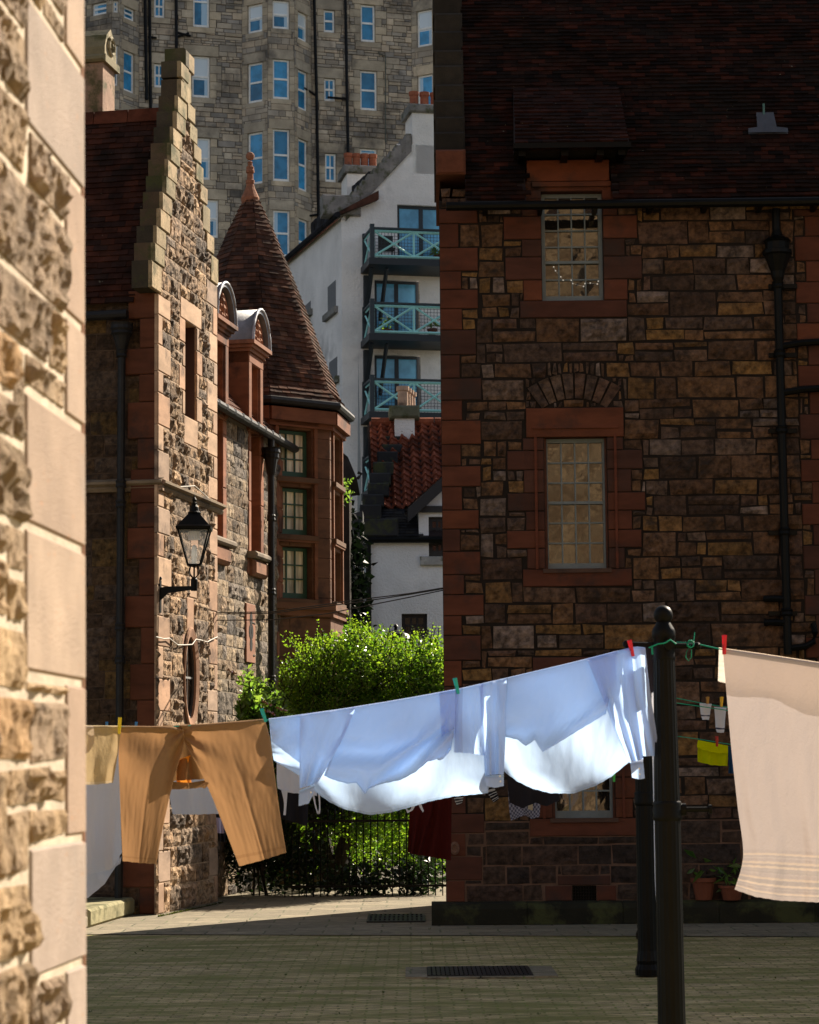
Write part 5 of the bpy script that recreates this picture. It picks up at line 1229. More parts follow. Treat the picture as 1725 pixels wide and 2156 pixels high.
rubble(mb, ff, 0, FL - .1, 0, 7, fh2, [(.34, .235, .135), (.29, .205, .125), (.38, .265, .15), (.33, .205, .10), (.27, .195, .13)], .14, .24, .022, .020, .012, m=0, amp=1.1, var=.14, wmax=4.5, wmin=2.2, fq=14, j=.006, split=.25, n0=.007)
backing(mb, ff, 0, FL, 0, 7, [], 2, (.50, .42, .32), .006)
eb = Fr(ff.W(FL, 0, 0), (-ff.n[0], -ff.n[1])); mb.face([eb.W(0, 0, 0), eb.W(.9, 0, 0), eb.W(.9, 0, 7), eb.W(0, 0, 7)], 1, (.4, .27, .18))
mb.tube([ff.W(FL - .015, .0, 0), ff.W(FL - .015, .0, 7)], .012, 8, 1, (.30, .16, .10))
bb = Fr(ff.W(0, 0, 0), (-ff.n[0], -ff.n[1])); q = [ff.W(0, -.9, 0), ff.W(FL, -.9, 0), ff.W(FL, -.9, 7), ff.W(0, -.9, 7)]; mb.face(q, 2, (.2, .15, .1)); mb.face([ff.W(0, 0, 7), ff.W(FL, 0, 7), ff.W(FL, -.9, 7), ff.W(0, -.9, 7)], 2, (.2, .15, .1)); mb.face([ff.W(0, 0, 0), ff.W(0, -.9, 0), ff.W(0, -.9, 7), ff.W(0, 0, 7)], 2, (.2, .15, .1))
sw_ = obj('stone_wall', mb, [M['near_rubble'], M['near_ashlar'], M['mortar']]); sw_.rotation_euler = (0, -.0095, 0)      # the old wall leans a little
tag(sw_, 'blurred sunlit rubble wall with peach quoins close at the left edge', 'wall')

# ================================================================== PLANTS
def pxb(px, py, Y, rx, ry, rd):                                     # a clump: place and size measured on the photograph, its own depth
    c = at(px, py, Y); k = Y / F; return (c.x, c.y, c.z, rx * k, rd, ry * k)
# hedge tree with a clipped crown of small leaves
HX = G(700, 1885)
HD = thing('hedge_tree', (at(745, 1600, 32.8).x, 32.8, 0), 'broad bright green small-leaved bush crowning the railings beside the dark stone house', 'bush')
cr = [(640, 1450, 55, 70), (690, 1420, 60, 85), (750, 1405, 65, 92), (810, 1410, 60, 82), (865, 1420, 60, 80), (925, 1420, 55, 85), (968, 1420, 50, 85), (700, 1500, 85, 70), (800, 1505, 100, 80), (900, 1510, 90, 85), (620, 1510, 40, 50), (980, 1450, 60, 90), (680, 1580, 80, 60), (780, 1590, 90, 60), (880, 1590, 80, 70), (940, 1540, 50, 90), (620, 1580, 50, 50)]
mb = MB(); bl_ = [pxb(a, b, 32.8 + .25 * math.sin(i * 2.3), c, d, .75) for i, (a, b, c, d) in enumerate(cr)]
foliage(mb, bl_, 42000, .044, shell=.35, long=1.5, tint=(.0, 1))
stm = MB()
tops = [(600, 1400), (622, 1375), (640, 1362), (655, 1345), (668, 1335), (682, 1345), (700, 1350), (716, 1352), (735, 1335), (745, 1318), (752, 1330), (770, 1328), (790, 1322), (808, 1335), (826, 1330), (845, 1345), (862, 1342), (880, 1338), (897, 1346), (912, 1350), (926, 1345), (596, 1440), (604, 1465), (590, 1450)]
for (x, y) in tops:
    for r_ in range(6):
        p = at(x + U(-12, 12), y + U(20, 60), 32.8 + U(-.5, .5)); sprig(mb, p, (U(-.35, .35), U(-.3, .3), 1), U(.18, .42), 8, .036, 1.6, (.4, 1), stem=stm)
for _ in range(260):
    x = U(598, 930); y = 1375 + 35 * math.sin(x * .03) + U(-10, 120); p = at(x, y, 32.8 - U(.3, .85)); sprig(mb, p, (U(-.6, .6), U(-.9, .1), U(.2, 1)), U(.15, .35), 7, .036, 1.6, (.2, 1), stem=stm)
obj('crown', mb, M['leaf'], HD)
obj('twigs', stm, M['bark'], HD)
mb = MB()
for (x0, x1, y1, r_) in ((690, 650, 1600, .07), (690, 735, 1560, .09), (712, 800, 1560, .06), (690, 690, 1520, .07)):
    p0 = G(690, 1888); p0 = Vector((p0.x, 33.2, 0)); pe = at(x1, y1, 33.0)
    mb.tube([p0, p0.lerp(pe, .35) + Vector((.12 if x1 > x0 else -.1, 0, .0)), p0.lerp(pe, .7) + Vector((.05, 0, .05)), pe], [r_ * 1.5, r_ * 1.1, r_, r_ * .5], 8)
obj('trunk', mb, M['bark'], HD)
# low sunny undergrowth behind the railings
mb = MB(); foliage(mb, [pxb(720, 1720, 34.6, 45, 130, .7), pxb(790, 1740, 34.8, 60, 110, .7), pxb(860, 1720, 34.6, 55, 120, .7), pxb(920, 1740, 35, 40, 110, .6), pxb(650, 1760, 34.8, 50, 90, .6)], 9000, .045, shell=.3, long=1.4)
foliage(mb, [pxb(700, 1700, 32.3, 40, 80, .25), pxb(770, 1720, 32.4, 50, 110, .25), pxb(850, 1700, 32.3, 50, 90, .25), pxb(915, 1720, 32.3, 40, 110, .25), pxb(640, 1690, 32.4, 40, 60, .25)], 6000, .042, shell=.2, long=1.5)
for _ in range(60): p = at(U(690, 930), U(1620, 1800), 34 + U(-.3, .3)); sprig(mb, p, (U(-.8, .2), U(-.5, .2), U(-.2, 1)), .35, 7, .05, 1.5, (.3, 1))
tag(obj('undergrowth', mb, M['leaf']), 'sunny tangled undergrowth growing low behind the railings', 'undergrowth', kind='stuff')
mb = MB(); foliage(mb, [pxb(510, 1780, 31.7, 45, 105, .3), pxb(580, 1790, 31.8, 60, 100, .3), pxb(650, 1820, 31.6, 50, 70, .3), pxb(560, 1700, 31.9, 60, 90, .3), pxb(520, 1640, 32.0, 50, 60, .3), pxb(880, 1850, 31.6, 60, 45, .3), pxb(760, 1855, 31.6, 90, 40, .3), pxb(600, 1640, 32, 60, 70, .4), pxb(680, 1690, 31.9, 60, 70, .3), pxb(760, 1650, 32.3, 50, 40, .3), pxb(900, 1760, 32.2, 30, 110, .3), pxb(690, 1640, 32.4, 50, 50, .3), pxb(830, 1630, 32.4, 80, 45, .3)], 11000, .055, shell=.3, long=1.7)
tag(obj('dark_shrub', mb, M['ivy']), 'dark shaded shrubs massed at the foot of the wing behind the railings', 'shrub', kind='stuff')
mb = MB(); foliage(mb, [pxb(640 + k * 75, 1740, 36.4, 60, 95, .5) for k in range(6)], 4000, .08, shell=.3, long=1.5)  # added row, shades the undergrowth's foot and closes the view behind
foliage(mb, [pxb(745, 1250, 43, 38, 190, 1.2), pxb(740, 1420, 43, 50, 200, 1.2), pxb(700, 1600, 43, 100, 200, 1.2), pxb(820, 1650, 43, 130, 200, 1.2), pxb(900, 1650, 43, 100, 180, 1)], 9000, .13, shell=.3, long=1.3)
tag(obj('ivy', mb, M['shade_ivy']), 'black-green ivy filling the deep gap between tower and cottage', 'ivy', kind='stuff')
mb = MB()
for (x, y) in ((722, 1030), (728, 1045), (724, 1015), (722, 1060)):
    p = at(x - 8, y, 40); sprig(mb, p, (1, 0, U(-.2, .6)), .22, 5, .06, 1.6, (.2, 1))
tag(obj('creeper', mb, M['leaf2']), 'sprig of creeper sticking out past the tower before the white house', 'creeper')
# butterfly bush with long leaves
BB = thing('butterfly_bush', (G(500, 1890).x, 31.6, 0), 'light green long-leaved bush with faded flower spikes by the wing wall', 'bush')
mb = MB(); stm = MB()
for _ in range(190):
    x = U(462, 592); y = 1545 - (1 - abs((x - 520) / 75) ** 1.5) * U(0, 110) - U(0, 20); Y = 31.6 + U(-.5, .4); p = at(x, y + 40, Y); p.x = max(p.x, -2.45 + (p.y - 30.2) * .19)
    d = (U(-.2, .5), U(-.5, .2), U(.6, 1)); sprig(mb, p, d, U(.25, .5), 6, .085, 1.9, (.2, 1), stem=stm)
for _ in range(120):
    x = U(462, 640); y = U(1540, 1720); p = at(x * .8 + 95, y, 31.6 + U(-.3, .4)); p.x = max(p.x, -2.45 + (p.y - 30.2) * .19); sprig(mb, p, (U(-.3, .6), U(-.5, .3), U(.0, 1)), U(.25, .5), 6, .08, 1.9, (0, 1), droop=.3, stem=stm)
obj('foliage', mb, M['leaf2'], BB); 
for k in range(7): p0 = Vector((U(-2.2, -1.9), 31.6, 0)); stm.tube([p0, at(U(475, 560), 1600, 31.6)], .012, 5)
obj('stems', stm, M['bark'], BB)
for (x, y) in ((480, 1410), (560, 1496), (553, 1477), (585, 1490)):
    p = at(x, y, 31.0); mb = MB()
    for k in range(14): mb.sphere(p + Vector((k * .009, 0, -k * .004)) + Vector((U(-.014, .014), U(-.014, .014), U(-.014, .014))), .014, 6, 0, random.choice([(.18, .09, .04), (.22, .13, .07), (.30, .22, .32)]))
    obj('flower_spike', mb, M['cable'], BB)
# railings
ry_ = 31.2; RL = thing('railing', (at(640, 1800, ry_).x, ry_, 0), 'black iron railings with thin upright bars before the undergrowth', 'railing')
bar = None; xa, xb = at(600, 1850, ry_).x, at(945, 1850, ry_).x; ztr = at(750, 1712, ry_).z
x = xa; kk = 0
while x < xb:
    if bar is None:
        q = MB(); q.tube([(0, 0, 0), (0, 0, ztr)], .009, 6); q.lathe((0, 0, ztr), [(.009, 0), (.018, .02), (.001, .07)], 6); bar = obj('bar', q, M['iron'], RL, world=False); bar.location = (x - RL.location.x, 0, 0)
    else: c = bar.copy(); COL.objects.link(c); c.parent = RL; c.location = (x - RL.location.x, 0, 0)
    x += .097
for z in (.12, ztr - .12): q = MB(); q.box(Fr((0, 0), (1, 0)), 0, xb - xa, -.02, .02, z, z + .03); o = obj('rail', q, M['iron'], RL, world=False); o.location = (xa - RL.location.x, 0, 0)
# little weeds and litter on the ground
mb = MB()
for _ in range(60):
    px = U(190, 1720); py = 1975 + 180 * U(0, 1) ** 1.4 if random.random() < .7 else U(1888, 1965); g = G(px, py)
    for k in range(4): a = Vector((U(-1, 1), U(-1, 1), U(.3, 1))).normalized(); leaf(mb, g, a, a.cross(Vector((0, 0, 1))).normalized(), U(.006, .016), 1.8, U(.2, 1))
for _ in range(160):
    px = U(333, 470); t = (px - 331) / 126; g = G(px, 1925 - 27 * t + 6)
    for k in range(5): a = Vector((U(-1, 1), U(-1, 1), U(.3, 1))).normalized(); leaf(mb, g, a, a.cross(Vector((0, 0, 1))).normalized(), U(.008, .02), 1.6, U(0, .3))
tag(obj('weeds', mb, M['ivy2'], base=(0, 0, 0)), 'tiny weeds and moss tufts sprouting from the paving joints', 'weeds', kind='stuff')

# ================================================================== GROUND FITTINGS
def grate(px0, px1, py0, py1, label, nx, ny, slab=True):
    a, b = G(px0, py1), G(px1, py1); c = G(px0, py0); dpt = c.y - a.y; wd = b.x - a.x
    T = thing('drain_grate', (a.x, a.y, 0), label, 'drain', 'iron drain grates let into the paving'); fr = Fr((a.x, a.y), (1, 0))
    q = MB(); zt_ = .004; e = .03
    for i in range(nx + 1): s = wd * i / nx; q.box(fr, s - .014, s + .014, -dpt, 0, zt_ - .02, zt_ + .008)
    for k in range(ny + 1): n = -dpt * k / ny; q.box(fr, 0, wd, n - .012, n + .012, zt_ - .02, zt_ + .0075)
    obj('bars', q, M['pipe'], T)
    q = MB(); q.face([fr.W(-.02, .02, .0015), fr.W(wd + .02, .02, .0015), fr.W(wd + .02, -dpt - .02, .0015), fr.W(-.02, -dpt - .02, .0015)], 0, (.006, .006, .006)); obj('pit', q, M['cable'], T)
    if slab:
        q = MB()
        for (s0, s1, n0, n1) in ((-.2, -.02, -dpt - .05, .05), (wd + .02, wd + .22, -dpt - .05, .05), (-.02, wd / 2 - .005, .02, .1), (wd / 2 + .005, wd + .02, .02, .1), (-.02, wd + .02, -dpt - .1, -dpt - .02)):
            q.bblock(fr, s0, s1, n0, n1, -.03, .006, 0, tn((.24, .20, .15), .1), .004)
        obj('kerb', q, M['flags'], T)
grate(905, 1120, 2038, 2057, 'dark ribbed drain grate with pale stone surround in the mossy setts', 22, 5)
grate(775, 893, 1927, 1942, 'dark drain grate in the shaded pavement before the house corner', 12, 3, False)
for (px, r_, h, n, lab) in ((1482, .13, .24, .03, 'tall terracotta pot with a rim at the left of the pair on the plinth'), (1541, .135, .16, .09, 'squat terracotta pot with wilting plant, right of the tall one')):
    s, z = rw.hit(px, 1890, n); potplant('flower_pot', Vector(rw.W(s, n, .245)), r_, h, lab, 'flower pot', 26 if n > .05 else 8, .07, grp=None)

# ================================================================== WASHING POSTS
def make_post():
    T = thing('washing_post', (0, 0, 0), 'x', 'washing post')
    q = MB(); q.lathe((0, 0, 0), [(.105, 0), (.108, .05), (.09, .09), (.095, .12), (.083, .2), (.081, .3), (.077, 1.385)], 36, flute=.03); q.lathe((0, 0, 1.485), [(.077, 0), (.064, .86)], 36, flute=.04); obj('shaft', q, M['iron'], T, world=False)
    q = MB(); q.lathe((0, 0, 1.385), [(.08, 0), (.088, .015), (.084, .03), (.088, .07), (.082, .085), (.088, .10), (.078, .115)], 24); obj('collar', q, M['iron'], T, smooth=True, world=False)
    q = MB(); q.tube([(.07, 0, 1.45), (.25, 0, 1.45)], .017, 10); q.tube([(.245, 0, 1.45), (.262, 0, 1.45)], .028, 12)
    q.tube([(.075, 0, 1.45), (.11, 0, 1.45)], .036, 12); obj('cleat', q, M['iron'], T, smooth=False, world=False)
    q = MB(); q.lathe((0, 0, 2.335), [(.066, 0), (.07, .01), (.064, .03), (.064, .12), (.070, .13), (.070, .17), (.064, .185), (.04, .225), (.034, .24)], 24); q.sphere((0, 0, 2.602), .058, 20); obj('finial', q, M['iron'], T, smooth=True, world=False)
    q = MB(); q.tube([(-.22, 0, 2.43), (.20, 0, 2.415)], .017, 10); q.sphere((-.22, 0, 2.43), .026, 10); q.sphere((.2, 0, 2.415), .024, 10); q.tube([(.02, -.05, 2.42), (.02, -.11, 2.42)], .032, 12); obj('crossarm', q, M['iron'], T, smooth=False, world=False)
    return T
p = at(1411.5, 2000, 13.6); P1 = make_post(); P1.location = (p.x, 13.6, 0); P1['label'] = 'nearest black fluted washing post with ball finial, between the blue shirts and peach towel'; P1['group'] = 'black iron washing posts'
g = G(1365, 2053); P2_ = copy_tree(P1); P2_.location = (g.x, g.y, 0); P2_['label'] = 'second washing post with flared foot, half hidden just behind the nearest one'
g = G(1362, 1976); P3_ = copy_tree(P1); P3_.location = (g.x, g.y, 0); P3_['label'] = 'farthest washing post, only its foot showing beside the second post'

# ================================================================== WASHING
def lerp(a, b, t): return a + (b - a) * t
def resample(pl, n):
    d = [0]
    for a, b in zip(pl, pl[1:]): d.append(d[-1] + math.hypot(b[0] - a[0], b[1] - a[1]))
    out = []; k = 0
    for i in range(n):
        t = d[-1] * i / (n - 1)
        while k < len(pl) - 2 and d[k + 1] < t: k += 1
        f = (t - d[k]) / max(1e-9, d[k + 1] - d[k]); f = min(max(f, 0), 1); out.append((lerp(pl[k][0], pl[k + 1][0], f), lerp(pl[k][1], pl[k + 1][1], f)))
    return out
def linY(px): return 13.6 + (px - 1350) * .0007 if px < 1400 else 13.6 - (px - 1470) * .003
def catm(vs, t):
    n = len(vs) - 1; x = t * n; i = min(int(x), n - 1); f = x - i
    p0, p1, p2, p3 = vs[max(i - 1, 0)], vs[i], vs[i + 1], vs[min(i + 2, n)]
    return .5 * ((2 * p1) + (-p0 + p2) * f + (2 * p0 - 5 * p1 + 4 * p2 - p3) * f * f + (-p0 + 3 * p1 - 3 * p2 + p3) * f ** 3)
def hem(u, v):
    e = .80 if (v > .965 or u < .012 or u > .988) else 1
    return (e, e * 1.02, e * 1.03) if e < 1 else (1, 1, 1)
def radial(cu, cv, k, a, f):
    def g(u, v):
        du, dv = u - cu, v - cv; r_ = math.hypot(du, dv * 1.4); return a * math.sin(math.atan2(dv, du if abs(du) > 1e-4 else 1e-4) * k) * math.exp(-r_ * f) * min(1, r_ * 6)
    return g
def cloth(name, rows, parent, mat, dy=0, fold=None, n=60, m=40, tint=None, Yf=linY, smooth=True, sharp=False, fac=1):
    """a hanging sheet of cloth lofted through the curves in rows (top to bottom), folded in depth by fold(u, v)"""
    R_ = [resample(r_, n) for r_ in rows]; mb = MB(); G_ = []
    for j in range(m + 1):
        v = j / m; row = []
        for i in range(n):
            u = i / (n - 1)
            fine = .0035 * mnoise.noise(Vector((u * 17 + v * 6, v * 9 - u * 5, len(name)))) * min(1, v * 5) if name not in ('cuff', 'strap', 'ribbon', 'cord') else 0
            if len(R_) == 2: px, py = lerp(R_[0][i][0], R_[1][i][0], v), lerp(R_[0][i][1], R_[1][i][1], v)
            else: px, py = catm([r_[i][0] for r_ in R_], v), catm([r_[i][1] for r_ in R_], v)
            if j not in (0,): py += .35 * math.sin(px * .35 + j) * min(1, v * 3)
            Y = Yf(px) + dy + (fold(u, v) if fold else 0) + fine
            if j == 0: Y = Yf(px) + (0.0 if dy < 0 else .004)
            row.append(at(px, py, Y))
        G_.append(row)
    if Yf is linY and name not in ('cuff', 'waistband', 'pocket_lining', 'seat'):
        G_.insert(0, [p + Vector((0, .012, -.006)) for p in G_[0]]); G_.insert(1, [p + Vector((0, .005, .003)) for p in G_[1]]); m += 2
    for j in range(m):
        for i in range(n - 1):
            c = tint(i / (n - 1), j / m) if tint else (1, 1, 1)
            mb.face([G_[j][i], G_[j][i + 1], G_[j + 1][i + 1], G_[j + 1][i]], 0, c)
    # weld
    key = {}; vv = []; mp = []
    for p in mb.v:
        k = (round(p[0], 6), round(p[1], 6), round(p[2], 6))
        if k not in key: key[k] = len(vv); vv.append(p)
        mp.append(key[k])
    mb.v = vv; mb.f = [tuple(mp[i] for i in f) for f in mb.f]
    return obj(name, mb, mat, parent, smooth=smooth)
def S(u, f, p=0): return math.sin(2 * math.pi * (u * f + p))
def wob(u, v, k, s=0): return mnoise.noise(Vector((u * k, v * k * .6, s)))
LN = [(120, 1526), (181, 1528), (330, 1530), (440, 1524), (565, 1514), (665, 1501), (760, 1487), (860, 1470), (960, 1452), (1066, 1428), (1210, 1394), (1350, 1358)]
def LY(px):
    for a, b in zip(LN, LN[1:]):
        if a[0] <= px <= b[0]: return lerp(a[1], b[1], (px - a[0]) / (b[0] - a[0]))
    return LN[-1][1]
def top(a, b, n=6, d=0): return [(lerp(a, b, i / n), LY(lerp(a, b, i / n)) + d) for i in range(n + 1)]
# --- shirt folded over the line, left
A = at(800, 1490, linY(800)); SA = thing('blue_shirt', (A.x, A.y, A.z), 'pale blue long-sleeved shirt draped over the line, left of the two', 'shirt', 'pale blue shirts pegged along the line')
cloth('back_panel', [top(567, 1052), [(572, 1570), (665, 1580), (760, 1590), (900, 1560), (1040, 1540)], [(577, 1602), (629, 1632), (665, 1668), (693, 1688), (723, 1703), (778, 1716), (821, 1711), (863, 1700), (906, 1687), (955, 1677), (1028, 1670)]], SA, M['shirt'], .03,
      lambda u, v: .05 * v * S(v + .3 * S(u, .7), 1.3) + .07 * v * wob(u, v, 5, 3) + .03 * S(u * 2 + v * .5, 1.5) * v, 150, 60, tint=hem)
cloth('front_panel', [top(742, 958), [(720, 1545), (800, 1560), (880, 1545), (958, 1510)], [(698, 1595), (800, 1610), (880, 1580), (955, 1545)], [(682, 1633), (702, 1642), (732, 1650), (750.6, 1648), (769, 1673), (778, 1660), (802, 1651), (845, 1642), (876, 1625), (900, 1604), (937, 1594), (950, 1578)]], SA, M['shirt'], -.04,
      lambda u, v: .06 * v * S(v * 1.6 + u * u * 1.1, 1.2, .2) + .03 * wob(u, v, 6, 8) * v - .03 * v, 130, 60, tint=hem)
cloth('sleeve', [top(632, 750), [(631, 1560), (722, 1555)], [(631, 1610), (698, 1600)], [(631, 1660), (668, 1650)]], SA, M['shirt'], -.07,
      lambda u, v: .022 * S(u + v * .15, 1.7) * (.3 + v) + .02 * wob(u, v, 5, 2), 40, 40)
cloth('sleeve', [top(1010, 1067), [(1014, 1510), (1066, 1500)], [(1018, 1570), (1064, 1565)], [(1021, 1632), (1061, 1630)]], SA, M['shirt'], -.07,
      lambda u, v: .015 * S(u + v * .1, 1.9) * (.4 + v) + .02 * wob(u, v, 5, 5), 40, 40)
def cuff(rows, parent, dy, pts):
    o = cloth('cuff', rows, parent, M['shirt'], dy, lambda u, v: -.02 * math.sin(u * math.pi), 16, 6, Yf=lambda px: linY(px) - .0)
    q = MB()
    for (x, y) in pts: q.sphere(at(x, y, linY(x) + dy - .035), .006, 8, 0, (.9, .85, .8))
    obj('button', q, M['plastic'], o)
cuff([[(630, 1664), (664, 1652)], [(629, 1697), (650, 1692), (660, 1672)]], SA, -.075, [(655, 1668)])
cuff([[(1020, 1633), (1061, 1631)], [(1024, 1654), (1040, 1659), (1061, 1655)]], SA, -.085, [(1053, 1634), (1054, 1645)])
cloth('yoke', [top(566, 634), [(573, 1562), (632, 1607)]], SA, M['shirt'], -.03, lambda u, v: .02 * S(u + v, 1.2) * v, 30, 24)
cloth('front_placket', [top(958, 1018), [(957, 1520), (1016, 1520)], [(956, 1584), (990, 1586), (1021, 1591)]], SA, M['shirt'], -.06, lambda u, v: .014 * S(u, 1.8, .3) * (.2 + v), 40, 30, tint=lambda u, v: (.78, .76, .8) if u < .28 and u > .02 else (1, 1, 1))
cloth('pocket', [top(925, 966), [(928, 1520), (964, 1525)], [(931, 1556), (960, 1554)]], SA, M['shirt'], -.055, lambda u, v: .025 * S(u, 1.2) * v, 24, 24)
# --- second shirt
A = at(1200, 1400, linY(1200)); SB = thing('blue_shirt', (A.x, A.y, A.z), 'pale blue shirt hanging beside the black post, its cuff below its tail', 'shirt', 'pale blue shirts pegged along the line')
cloth('back_panel', [top(1064, 1345), [(1062, 1520), (1160, 1550), (1250, 1530), (1335, 1480)], [(1057, 1621), (1089, 1645), (1120, 1660), (1158, 1670), (1207, 1671), (1256, 1654), (1289, 1634), (1312, 1615), (1330, 1600)]], SB, M['shirt'], .05,
      lambda u, v: .05 * v * S(u * .8 - v * .5, 2) + .08 * v * wob(u, v, 4, 13) + .04 * v, 130, 60, tint=hem)
cloth('front_panel', [top(1066, 1300), [(1062, 1500), (1160, 1510), (1230, 1490), (1285, 1460)], [(1062, 1551), (1089, 1557), (1107.6, 1571), (1126, 1558), (1142.7, 1584), (1158, 1575), (1215, 1540), (1276, 1503)]], SB, M['shirt'], -.04,
      lambda u, v: .05 * v * S(v + u * .6, 1.4) + .04 * wob(u, v, 5, 18) * v, 120, 50, tint=hem)
cloth('sleeve', [top(1236, 1330), [(1273, 1480), (1338, 1470)], [(1300, 1550), (1347, 1540)], [(1326, 1606), (1355, 1598)]], SB, M['shirt'], -.07,
      lambda u, v: .018 * S(u + v * .1, 2.2) * (.4 + v) + .02 * wob(u, v, 5, 25), 44, 40)
cuff([[(1327, 1604), (1354, 1598)], [(1331, 1637), (1345, 1641), (1358, 1639)]], SB, -.085, [(1346, 1618), (1347, 1630)])
cloth('front_placket', [top(1316, 1350, 4)[:-1] + [(1352, 1361), (1359, 1362)], [(1322, 1447), (1368, 1447)], [(1336, 1520), (1379, 1520)], [(1351, 1592), (1390, 1592)]], SB, M['shirt'], -.05, lambda u, v: .016 * S(u, 1.6, .1) * (.3 + v), 34, 34)
# --- tan trousers
A = at(400, 1530, linY(400)); TT_ = thing('tan_trousers', (A.x, A.y, A.z), 'tan pressed trousers folded over the line with both legs hanging', 'trousers')
def crease(u, v, c, w_, a): return a * math.exp(-((u - c) / w_) ** 2)
tseam = lambda u, v: (1.35, 1.4, 1.5) if u > .985 else (.86, .84, .82) if abs(v - .955) < .006 else (1, 1, 1)  # paler edge strip paints a highlight on the side seam; darker line near hem
cloth('leg', [top(255, 384), [(250, 1586), (388, 1567)], [(252, 1650), (368, 1635)], [(255, 1730), (346, 1730)], [(258.6, 1813), (295, 1817), (329, 1819)]], TT_, M['tan'], .0,
      lambda u, v: -.045 * math.sin(u * math.pi) * (.3 + v) + crease(u, v, .55 - .05 * v, .03, -.010) * v + .06 * (1 - v) * S(u * .8 - v * 1.2, 1.2) * min(1, v * 4) * (1 - v) * .6 + .02 * wob(u, v, 4, 1) + radial(1.02, .10, 7, .030, 2.6)(u, v), 80, 80, tint=tseam)
cloth('leg', [top(380, 558), [(391, 1567), (570, 1560)], [(418, 1616), (576, 1612)], [(441, 1665), (583, 1662)], [(460, 1711), (590, 1715)], [(504, 1824), (550, 1812), (603, 1795)]], TT_, M['tan'], -.01,
      lambda u, v: -.05 * math.sin(u * math.pi) * (.3 + v) + crease(u, v, .5 + .05 * v, .03, -.010) * v + .03 * math.exp(-((u - .05) / .15) ** 2) * math.exp(-((v - .15) / .1) ** 2) + .02 * wob(u, v, 4, 2) + radial(-.02, .12, 7, .022, 3.2)(u, v), 90, 80, tint=tseam)
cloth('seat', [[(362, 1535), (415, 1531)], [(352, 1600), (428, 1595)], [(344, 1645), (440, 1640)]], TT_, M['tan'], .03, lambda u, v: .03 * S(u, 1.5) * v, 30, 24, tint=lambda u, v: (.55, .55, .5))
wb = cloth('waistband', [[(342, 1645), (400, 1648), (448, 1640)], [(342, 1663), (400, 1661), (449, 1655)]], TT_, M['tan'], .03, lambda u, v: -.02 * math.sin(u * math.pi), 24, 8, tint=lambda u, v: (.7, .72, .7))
q = MB(); q.sphere(at(430, 1655, linY(430) - .01), .014, 10, 0, (.35, .2, .1)); q.v = [(p[0], p[1], p[2]) for p in q.v]; obj('button', q, M['plastic'], wb)
cloth('pocket_lining', [[(376, 1600), (401, 1590)], [(372, 1640), (403, 1640)], [(376, 1655), (405, 1651)]], TT_, M['bright'], .035, lambda u, v: .02 * S(u, 1), 16, 16, tint=lambda u, v: (.80, .30, .04))
# --- beige top at the far left
A = at(218, 1530, linY(218)); T = thing('beige_jumper', (A.x, A.y, A.z), 'short beige knitted garment hanging left of the tan trousers', 'jumper')
cloth('body', [top(150, 256), [(150, 1590), (248, 1590)], [(150, 1652), (200, 1652), (238, 1648)]], T, M['bright'], -.03, lambda u, v: .03 * S(u, 1.5) * v + .02 * wob(u, v, 5, 4), 40, 30, tint=lambda u, v: (.50, .38, .22) if v < .93 else (.56, .45, .30))
cloth('sleeve', [top(181, 197), [(186, 1560), (199, 1562)], [(172, 1590), (186, 1585)]], T, M['bright'], -.07, lambda u, v: .0, 8, 14, tint=lambda u, v: (.55, .44, .32))
# --- peach towel
TL = [(1440, 1353), (1470, 1356), (1514, 1364), (1600, 1376), (1725, 1395), (1830, 1414)]
A = at(1620, 1380, linY(1620)); T = thing('peach_towel', (A.x, A.y, A.z), 'large peach bath towel with ribbed bands hanging right of the black post', 'towel')
tw = lambda x, y, k=0: (x, y)
def ttint(u, v):
    for c in (.795, .83, .85, .895, .915, .955):
        if abs(v - c) < .0055: return (1.2, 1.12, 1.0)
        if abs(v - c - .011) < .0055: return (.86, .86, .86)
    return (1, .98, .98)
cloth('front_panel', [[(1522, 1366), (1600, 1377), (1725, 1396), (1830, 1415)], [(1530, 1460), (1600, 1468), (1725, 1490), (1830, 1505)], [(1540, 1575), (1600, 1580), (1725, 1590), (1830, 1600)], [(1553, 1695), (1620, 1700), (1725, 1705), (1830, 1712)], [(1565, 1800), (1620, 1800), (1725, 1806), (1830, 1812)], [(1547, 1873), (1590, 1888), (1640, 1896), (1725, 1900), (1830, 1904)]], T, M['towel'], -.03,
      lambda u, v: .022 * v * S(u * 2.6 - v * .35, 1) + .008 * v * S(u * 7 - v * .8, 1) + .035 * v * wob(u, v, 4, 31) - sum(.006 * math.exp(-((v - c) / .006) ** 2) for c in (.795, .83, .85, .895, .915, .955)) + .02 * v * v, 90, 110, tint=ttint)
cloth('back_panel', [[(1514, 1364), (1600, 1376), (1725, 1395), (1830, 1414)], [(1512, 1434), (1560, 1448), (1640, 1462), (1725, 1487), (1830, 1505)]], T, M['towel_thin'], .05, lambda u, v: .03 * S(u * 2, 1) * v, 70, 30)
